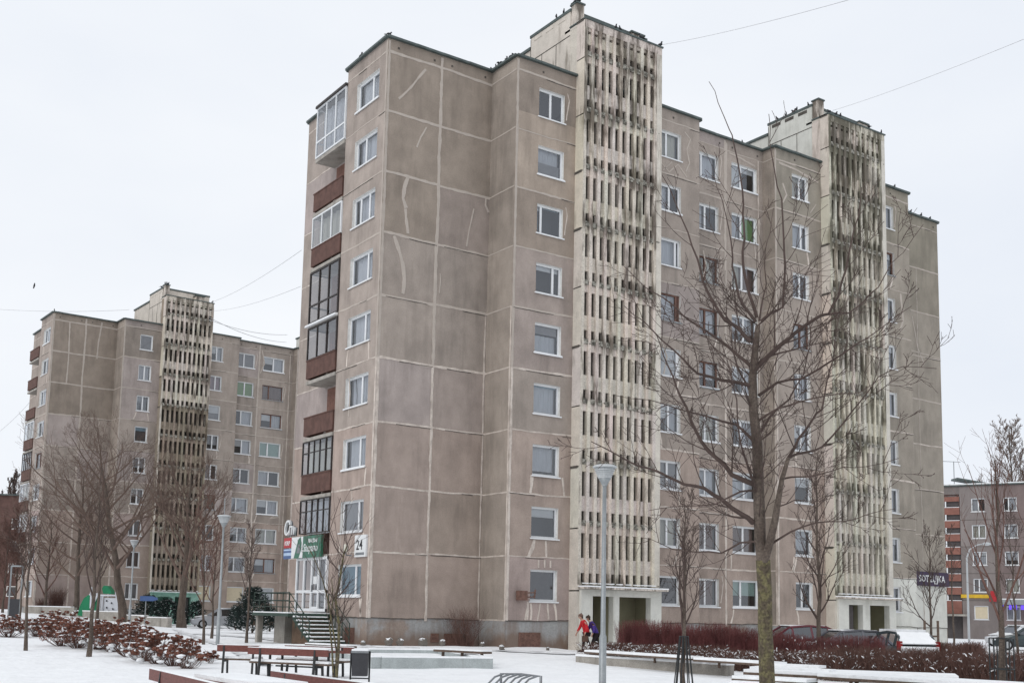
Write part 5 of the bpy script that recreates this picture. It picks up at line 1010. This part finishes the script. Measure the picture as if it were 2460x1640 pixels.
b = spot(2327, 95); e = empty('curved_street_lamp', b, label='tall pale lamp post with curved arm before the far right block', category='street lamp'); m = MB(); hh = (1478-1310)*95/FPX+1.2
m.tube([(0, 0, -.1), (0, 0, hh), tuple(R0*.25+Vector((0, 0, hh+.7))), tuple(R0*.9+Vector((0, 0, hh+1.1))), tuple(R0*1.4+Vector((0, 0, hh+1.2)))], [.1, .07, .05, .045, .04], 8); m.build('pole', 'lamp_white', e); m = MB(); m.ball(R0*1.7+Vector((0, 0, hh+1.2)), (.45, .3, .14)); m.build('lamp_head', 'lamp_white', e)
# playground, notice pillar
b = spot(236, 90.5); e = empty('climbing_frame', b, label='playground frame with green curved panel and white climbing wall', category='playground'); S_ = 1/FPX*((b-CAM).dot(FW)); Z = Vector((0, 0, 1)); Q = lambda x, z, y=0: R0*((x-236)*S_)+Z*((1481-z)*S_)+FD*y
def slab(pts, th, m, name):
    k = MB(); fr_ = [Q(x, z, 0) for x, z in pts]; bk = [p+FD*th for p in fr_]; k.face(fr_); k.face(bk[::-1])
    for i in range(len(pts)): j = (i+1) % len(pts); k.face([fr_[i], fr_[j], bk[j], bk[i]])
    k.build(name, m, e)
slab([(187, 1473), (192, 1450), (200, 1432), (210, 1424), (214, 1424), (216, 1478)], .1, 'play_green', 'green_panel'); slab([(217, 1450), (226, 1430), (236, 1420), (238, 1478), (217, 1477)], .1, 'play_green', 'green_panel')
slab([(249, 1430), (276, 1430), (284, 1480), (247, 1478)], .1, 'play_white', 'climbing_wall'); slab([(242, 1408), (246, 1401), (255, 1401), (264, 1412), (266, 1421), (246, 1420)], .8, 'play_green', 'green_roof')
k = MB()
for a_, b_ in (((240, 1424), (240, 1482)), ((246, 1424), (246, 1482)), ((240, 1424), (278, 1424)), ((278, 1416), (287, 1480)), ((218, 1405), (219, 1456)), ((214, 1423), (235, 1421)), ((235, 1421), (220, 1456))): k.bar(Q(*a_, -.1), Q(*b_, -.1), .12, .12)
k.build('posts', 'play_white', e); k = MB()
for x, z in ((256, 1437), (268, 1442), (257, 1453), (272, 1456), (255, 1466), (271, 1473), (263, 1462)): k.ball(Q(x, z, -.06), .07, 0, 6, 4)
k.build('climbing_hold', 'dark_box', e)
b = at(352, 1436, 84); e = empty('blue_board', (b.x, b.y, gz(b.x, b.y)), label='blue arrow shaped board over the pine before the mint entrance', category='sign'); zz = b.z-gz(b.x, b.y); m = MB()
m.obox(lambda a, c, z: R0*((a-.5)*.95)+FD*(c*.05)+Vector((0, 0, zz-.2+.36*z))); m.obox(lambda a, c, z: R0*(.47+.35*a)+FD*(c*.05)+Vector((0, 0, zz-.03+(-.17+.34*z)*(1-a*.6)))); m.build('board', 'sign_blue', e); m = MB(); m.tube([(0, .1, -.1), (0, .1, zz)], .04, 6); m.build('post', 'galvanised', e)
b = gh(32, 1487); e = empty('notice_pillar', b, label='dark notice pillar standing in the snow at the left edge', category='pillar'); m = MB(); m.obox(lambda a, c, z: R0*((a-.5)*.62)+FD*(c*.4)+Vector((0, 0, -.2+1.5*z))); m.build('body', 'dark_box', e); m = MB()
for s_ in (-.36, .36): m.bar(R0*s_+Vector((0, 0, -.2)), R0*s_+Vector((0, 0, 3.4)), .08, .08)
m.bar(R0*-.36+Vector((0, 0, 3.4)), R0*.36+Vector((0, 0, 3.4)), .08, .1); m.build('frame', 'galvanised', e)
# stones at the foot of the wall
SN = [(873, .22, 'snow capped stone at the very corner of the block'), (934, .34, 'upright snow capped stone, second from the corner'), (960, .3, 'pointed snow capped stone, third from the corner'), (1016, .34, 'leaning snow capped stone before the small cellar hatch'), (1062, .28, 'snow capped stone before the wide cellar hatch'), (1158, .2, 'little snowy stone by the wall recess'), (1206, .24, 'round snowy stone in front of the wall corner'), (1316, .16, 'small snowy stone under the cellar hatch of the window bay')]
for i, (px, s_, lb) in enumerate(SN):
    rng = random.Random(i); g = on_y(px, 1545, -1.4 if px < 1180 else -3.3); b = Vector((g.x, g.y, gz(g.x, g.y))); m = MB(); m.ball((0, 0, s_*.35), (s_*.5, s_*.45, s_*.6), 0, 9, 7, .7, rng); e = m.build('stone', 'stone', None); e.location = b; tag(e, lb, 'stone', 'snow capped stones along the foot of the block')
    m = MB(); m.ball((s_*.1*(i%3-1), 0, s_*.75), (s_*.42, s_*.4, s_*.24), 0, 9, 7, .6, rng, -.2); m.build('snow_cap', 'snow', e)

# trodden tracks in the snow
def track(pts, wd, seed, name='trodden_path'):
    rng = random.Random(seed); P = [gh(*p) for p in pts]; Q = []
    for a, b in zip(P, P[1:]):
        n = max(2, int((b-a).length/.5)); Q += [a.lerp(b, i/n) for i in range(n)]
    Q.append(P[-1]); m = MB(); prev = None
    for i, q in enumerate(Q):
        d = Q[min(i+1, len(Q)-1)]-Q[max(0, i-1)]; n = Vector((-d.y, d.x, 0)).normalized(); w1, w2 = wd*rng.uniform(.3, .6), wd*rng.uniform(.3, .6)
        a, b = q+n*w1, q-n*w2; a.z = gz(a.x, a.y)+.03; b.z = gz(b.x, b.y)+.03
        if prev: m.face([prev[0], a, b, prev[1]])
        prev = (a, b)
    m.build(name, 'slush', kind='structure')
track([(330, 1516), (480, 1522), (620, 1532), (760, 1545), (870, 1556), (1010, 1562)], 1.6, 1); track([(1190, 1562), (1300, 1568), (1385, 1572)], 1.2, 2); track([(420, 1512), (560, 1560), (640, 1600)], .5, 3)

# ------------------------------------------------------------------ cars
def car(b, head, paint, label, wagon=1, snow=1, L=4.4, seed=0):
    e = empty('parked_car', b, head, label=label, category='car', group='parked cars'); W_ = .86
    st_ = [(0, .34, .62, .62, .78), (.18, .22, .66, .70, .84), (.75, .2, .68, .86, .99), (1.25, .2, .7, .93, 1.0), (2.4, .2, .72, .95, 1.0), (3.6, .2, .74, .97, 1.0), (L-.25, .22, .74, .99, .96), (L, .36, .7, .93, .86)]
    m = MB(); ring = []
    for x, zb, zm, zt, k in st_:
        w_ = W_*k; ring.append([(x, -w_*.9, zb), (x, -w_, zb+.12), (x, -w_, zm), (x, -w_*.95, zt-.03), (x, -w_*.82, zt), (x, 0, zt+.03), (x, w_*.82, zt), (x, w_*.95, zt-.03), (x, w_, zm), (x, w_, zb+.12), (x, w_*.9, zb)])
    for a, c in zip(ring, ring[1:]):
        for i in range(10): m.face([a[i], c[i], c[i+1], a[i+1]], 0, smooth=False)
        m.face([a[10], c[10], c[0], a[0]], 0)
    m.face(ring[0][::-1]); m.face(ring[-1])
    rx = [(1.3, .95), (2.05, 1.43), (2.9, 1.5), (3.7 if wagon else 3.3, 1.46), (4.05 if wagon else 3.9, 1.3 if wagon else 1.15), (L-.12, .99)]
    gw = lambda z: W_*(.93-.2*(z-.95)/.55)
    for (x0, z0), (x1, z1) in zip(rx[1:], rx[2:4]): m.face([(x0, -gw(z0), z0), (x1, -gw(z1), z1), (x1, gw(z1), z1), (x0, gw(z0), z0)])
    for s_ in (-1, 1):
        for (x0, z0), (x1, z1) in zip(rx, rx[1:]): m.bar((x0, s_*gw(z0), z0), (x1, s_*gw(z1), z1), .07, .08)
        for x, t in ((2.15, 1.44), (3.0, 1.5), (3.75, 1.44)): m.bar((x+.05, s_*W_*.93, .95), (x, s_*gw(t), t), .07, .05)
    m.build('body', paint, e); g = MB()
    for s_ in (-1, 1): g.face([(x, s_*(gw(z)-.012), z-.02) for x, z in rx]+[])
    for (x0, z0), (x1, z1) in ((rx[0], rx[1]), (rx[-2], rx[-1]), (rx[-3], rx[-2])): g.face([(x0, -gw(z0)+.01, z0), (x1, -gw(z1)+.01, z1), (x1, gw(z1)-.01, z1), (x0, gw(z0)-.01, z0)])
    g.build('window_glass', 'car_glass', e)
    for x in (.85, 3.5):
        for s_ in (-1, 1):
            m = MB(); m.tube([(x, s_*(W_-.2), .31), (x, s_*(W_+.01), .31)], .32, 18); o = m.build('wheel', 'tyre', e); m = MB(); m.tube([(x, s_*(W_-.02), .31), (x, s_*(W_+.018), .31)], .2, 14); m.build('rim', 'rim', o)
    for s_ in (-1, 1):
        m = MB(); m.ball((.14, s_*.6, .62), (.14, .18, .08), 0, 8, 6); m.build('headlight', 'lamp_clear', e); m = MB(); m.box((L-.2, s_*.78-.08, .8), (L-.02, s_*.78+.08, 1.15 if wagon else .95)); m.build('tail_light', 'lamp_red', e)
        m = MB(); m.ball((1.5, s_*.98, 1.0), (.08, .1, .07), 0, 6, 5); m.build('mirror', paint, e)
    m = MB(); m.box((L-.02, -.25, .5), (L+.02, .25, .62)); m.build('number_plate', 'sign_white', e)
    if snow:
        s_ = MB(); s_.obox(lambda a, c, z: (2.05+1.6*a, (c-.5)*1.25, 1.475+(.03+.05*snow)*z+.05*(a*(1-a)))); 
        s_.obox(lambda a, c, z: (.35+.8*a, (c-.5)*1.35, .8+.14*a+.05*z))
        if snow > 1: s_.obox(lambda a, c, z: (3.72+.62*a+.05*z, (c-.5)*(1.3+.25*a), 1.47-.45*a+.04*z)); s_.obox(lambda a, c, z: (L+.0+.05*z, (c-.5)*1.55, .55+.4*a))
        s_.build('snow_cover', 'snow', e)
    return e
def place(px, d): p = spot(px, d); return (p.x, p.y, p.z)
car(place(1990, 50.5), math.radians(12), 'paint_maroon', 'dark car with snowy roof edge, leftmost behind the red hedge', 1, .3) if 0 else None
def car_at(pxc, d, ang, *a, **k):
    p = spot(pxc, d); an = -YAW+math.radians(ang); v = Vector((math.cos(an), math.sin(an), 0)); o = p-v*2.2; return car((o.x, o.y, p.z), an, *a, **k)
car_at(1893, 50.5, 5, 'paint_maroon', 'dark car with a snowy roof rim, leftmost behind the red hedge', 1, .4)
car_at(2012, 48.5, 8, 'paint_grey', 'grey estate car with red tail light, right of the dark car', 1, .25)
car_at(2150, 47.5, -84, 'paint_dark', 'dark green car with thick snow on its rear window', 1, 2)
car_at(530, 88, 20, 'paint_silver', 'silver car half hidden behind the dark pine bush', 1, .8)
car_at(2440, 82, 20, 'paint_white', 'white car at the right edge before the violet lights', 0, 1.2)
car_at(2475, 70, -20, 'paint_dark', 'dark car entering the right edge below the white car', 0, 1)

# ------------------------------------------------------------------ people
def skinned(name, verts, edges, m, parent, sub=2, mats=None):
    me = bpy.data.meshes.new(name); me.from_pydata([v[0] for v in verts], edges, []); o = bpy.data.objects.new(name, me); COL.objects.link(o); o.parent = parent
    sk = o.modifiers.new('skin', 'SKIN'); sk.use_smooth_shade = True
    for i, v in enumerate(verts):
        r = v[1]; me.skin_vertices[0].data[i].radius = r if hasattr(r, '__len__') else (r, r); me.skin_vertices[0].data[i].use_root = (i == 0)
    o.modifiers.new('sub', 'SUBSURF').levels = sub; o.modifiers['sub'].render_levels = sub; me.materials.append(MAT[m]); return o
def person(b, head, jacket, hat, label, bend=.12, s=1.0, bag=True, hood=False):
    """walks along local +x"""
    e = empty('person', b, head, label=label, category='person'); e.scale = (s, s, s); f = bend
    V = [((0, 0, .92), (.15, .12)), ((.02+f*.3, 0, 1.12), (.14, .11)), ((f*.9, 0, 1.34), (.155, .11)), ((f*1.25, 0, 1.46), .055), ((f*1.5+.03, 0, 1.56), .085), ((f*1.5+.04, 0, 1.63), .09)]
    E = [(0, 1), (1, 2), (2, 3), (3, 4), (4, 5)]
    def chain(st_, pts):
        k = st_
        for p, r in pts: V.append((p, r)); E.append((k, len(V)-1)); k = len(V)-1
        return k
    for sd_, sw in ((1, .22), (-1, -.24)):
        chain(0, [((.0, sd_*.1, .86), .09), ((sw*.55+.05, sd_*.1, .48), .06), ((sw*1.1-.03, sd_*.1, .1), .042), ((sw*1.1+.08, sd_*.1, .04), .04), ((sw*1.1+.17, sd_*.1, .035), .03)])
        h = chain(2, [((f*.9, sd_*.19, 1.37), .06), ((f*.9-sw*.35, sd_*.25, 1.1), .046), ((f*.9-sw*.5+.1, sd_*.26, .88), .034), ((f*.9-sw*.5+.14, sd_*.26, .8), (.036, .02))])
        for q in range(4): bx = V[h][0]; chain(h, [((bx[0]+.03-.018*q, bx[1], bx[2]-.05-.004*(q % 2)), .009), ((bx[0]+.035-.018*q, bx[1]-.015*sd_, bx[2]-.085-.006*(q % 2)), .007)])
        chain(h, [((V[h][0][0]+.045, V[h][0][1]-.01*sd_, V[h][0][2]-.02), .009), ((V[h][0][0]+.055, V[h][0][1]-.02*sd_, V[h][0][2]-.05), .008)])
    skinned('body', V, E, 'skin', e)
    hx, hz = f*1.5+.035, 1.6; m = MB(); m.ball((hx+.095, 0, hz-.02), (.022, .014, .02), 0, 6, 5); m.build('nose', 'skin', e); m = MB()
    for s_ in (-1, 1): m.ball((hx+.083, s_*.032, hz+.01), .01, 0, 6, 5)
    m.build('eyes', 'hair_brown', e); m = MB(); m.ball((hx+.086, 0, hz-.055), (.008, .024, .006), 0, 6, 4); m.build('mouth', 'jacket_red', e)
    J = [((.0, 0, .80), (.2, .165)), ((.01, 0, .95), (.19, .155)), ((.02+f*.4, 0, 1.15), (.18, .145)), ((f*.9, 0, 1.34), (.185, .14)), ((f*1.15, 0, 1.45), .085)]; JE = [(0, 1), (1, 2), (2, 3), (3, 4)]
    V2, V[:] = list(V), J; E2, E[:] = list(E), JE
    for sd_, sw in ((1, .22), (-1, -.24)): chain(3, [((f*.9, sd_*.2, 1.37), .085), ((f*.9-sw*.35, sd_*.27, 1.1), .07), ((f*.9-sw*.5+.09, sd_*.28, .9), .055)])
    skinned('jacket', V, E, jacket, e); V[:] = [((0, 0, .9), (.16, .13))]; E[:] = []
    for sd_, sw in ((1, .22), (-1, -.24)): chain(0, [((.0, sd_*.1, .82), .105), ((sw*.55+.05, sd_*.1, .48), .08), ((sw*1.1-.03, sd_*.1, .12), .062)])
    skinned('trousers', V, E, 'trousers_dark', e)
    for sd_, sw in ((1, .22), (-1, -.24)): m = MB(); m.ball((sw*1.1+.06, sd_*.1, .045), (.15, .055, .06), 0, 10, 6); m.ball((sw*1.1-.03, sd_*.1, .12), (.06, .06, .1), 0, 8, 6); m.build('boot', 'trousers_dark', e)
    m = MB(); m.ball((hx-.01, 0, hz+.055), (.118, .108, .09), 0, 12, 8, .04, zmin=-.35); m.lathe((hx-.005, 0, hz+.02), [(0, .115), (.02, .122), (.045, .115)], 14); m.ball((hx-.03, 0, hz+.15), .03, 0, 8, 6); m.build('knitted_hat', hat, e)
    m = MB(); m.ball((hx-.05, 0, hz-.03), (.075, .085, .09), 0, 10, 8); m.build('hair', 'hair_brown', e)
    if hood: m = MB(); m.ball((hx-.12, 0, 1.46), (.1, .14, .09), 0, 10, 7); m.build('hood', 'hat_cream', e)
    if bag: m = MB(); bx = f*.9-.22*.5+.12; m.box((bx-.14, .24, .48), (bx+.14, .32, .74)); m.tube([(bx-.09, .28, .74), (bx, .28, .84), (bx+.09, .28, .74)], .01, 5); m.build('bag', 'bag_brown', e)
    return e
pa = spot(1410, 49.5); person((pa.x, pa.y, pa.z-.0), math.pi-YAW+.25, 'jacket_red', 'hat_brown', 'person in a bright red jacket, dark trousers and knitted hat walking left with a bag', .18, .94)
pb = spot(1432, 49.7); person((pb.x, pb.y, pb.z), math.pi-YAW+.1, 'jacket_purple', 'hair_brown', 'person in a purple jacket walking behind the red one, partly hidden by the lamp post', .24, .9, False, True)

# ------------------------------------------------------------------ birds
def make_bird():
    m = MB(); m.ball((0, 0, .13), (.14, .065, .07), 0, 10, 7); m.ball((.12, 0, .23), (.045, .038, .042), 0, 8, 6); m.tube([(.06, 0, .15), (.12, 0, .23)], [.055, .035], 7); m.tube([(.155, 0, .23), (.2, 0, .225)], [.014, .004], 5)
    m.face([(-.08, -.045, .12), (-.08, .045, .12), (-.3, .035, .06), (-.3, -.035, .06)]); m.face([(-.08, -.045, .1), (-.3, -.035, .045), (-.3, .035, .045), (-.08, .045, .1)])
    for s_ in (-.025, .025): m.tube([(.02, s_, .08), (.03, s_, 0)], .008, 4)
    o = m.build('bird', 'bird_dark'); return o
b0 = make_bird(); used = [0]; rngb = random.Random(2)
ORD = ['first', 'second', 'third', 'fourth', 'fifth', 'sixth', 'seventh', 'eighth']
def birds(pts, where, group):
    pts = sorted(pts, key=lambda p: (Vector(p)-CAM).dot(RT)/(Vector(p)-CAM).dot(FW))
    for i, p in enumerate(pts):
        o = b0 if not used[0] else b0.copy()
        if used[0]: COL.objects.link(o)
        used[0] = 1; o.location = (p[0], p[1], p[2]); o.rotation_euler = (0, rngb.uniform(-.5, .1), rngb.uniform(0, 6.28)); s_ = rngb.uniform(.72, .95); o.scale = (s_, s_, s_*1.15)
        tag(o, where if len(pts) == 1 else 'dark bird, %s from the left %s' % (ORD[i], where), 'bird', group)
ZR = ROOF+.08
birds([(0.03, .03, ZR)], 'dark bird on the highest corner of the near roof', 'birds on the near roofs')
birds([(.0, 2.6, ZR)], 'dark bird on the roof edge left of the near corner', 'birds on the near roofs')
birds([(5.65, -.25, ZR), (5.65, -.5, ZR), (5.62, -.75, ZR), (5.65, -1.05, ZR), (5.6, -1.2, ZR), (5.65, -1.55, ZR), (5.6, -1.7, ZR), (5.65, .1, ZR)], 'in the row on the roof step', 'birds in a row on the roof step')
birds([(9.3, -1.9, 31.03), (9.2, -1.7, 31.03), (9.45, -1.65, 31.03), (9.1, -.9, 30.83), (9.1, -.3, 30.83)], 'on the first lift house', 'birds on the first chimney')
birds([(11.0, -2.65, 29.87), (11.25, -2.65, 29.87), (12.6, -2.65, 29.87), (13.9, -2.65, 29.87)], 'on the first stair tower', 'birds on the first stair tower')
birds([(26.5, -.3, 30.83), (26.6, .0, 30.83), (26.5, .5, 30.83), (26.6, -1.1, 30.83), (26.5, 1.2, 30.83), (26.5, 4, 30.25)], 'on the second lift house', 'birds on the second lift house')
birds([(26.5, -2.65, 29.87), (27.1, -2.65, 29.87), (30.0, -2.65, 29.87), (31.1, -2.65, 29.87), (27.5, -2.65, 29.87)], 'on the second stair tower', 'birds on the second stair tower')
birds([(38.4, 0, ZR), (39.3, 0, ZR), (37.3, 0, ZR), (33, -2.07, ZR)], 'on the roof past the second tower', 'birds on the far end roof')
lb = Matrix.Translation((-.366, 60.93, .03)) @ Matrix.Rotation(math.radians(2.537), 4, 'Z')
birds([lb @ Vector(v) for v in ((0, 0, ZR), (9.3, -1.7, 31.03), (9.2, -1.5, 31.03), (9.5, -1.6, 31.03), (13.5, -2.5, 29.87), (9.1, -.9, 30.83))], 'on the left block roofs', 'birds on the left block')
birds([at(82, 691, 60)], 'small bird flying alone in the sky over the left block', 'flying bird')

# ------------------------------------------------------------------ overhead wires
def wire(a, b, sag, label, r=.008):
    m = MB(); m.tube([a.lerp(b, i/24)-Vector((0, 0, 4*sag*(i/24)*(1-i/24))) for i in range(25)], r, 4); tag(m.build('overhead_wire', 'wire'), label, 'wire', 'thin overhead wires between the roofs')
wire(at(1590, 108, 58), at(2110, -20, 30), .12, 'thin wire rising right from the top of the first stair tower', .008)
wire(at(2000, 266, 68), at(2500, 78, 34), .12, 'thin wire rising right from the second stair tower')
wire(at(505, 727, 104), at(724, 601, 60), .3, 'steepest thin wire between the left tower and the main block', .014)
wire(at(505, 747, 104), at(722, 688, 60), .3, 'second wire, nearly level, from the left tower to the main block', .014)
wire(at(503, 762, 104), at(688, 822, 125), .5, 'upper of two wires dropping right behind the left block roof', .025)
wire(at(503, 768, 104), at(690, 804, 125), .4, 'lower of two wires dropping right behind the left block roof', .025)
wire(at(-20, 742, 110), at(310, 744, 110), .2, 'level faint wire meeting the left block roof from the left edge', .014)
wire(at(-20, 1050, 100), at(72, 965, 98), .2, 'short wire slanting up to the left block from the left edge', .014)
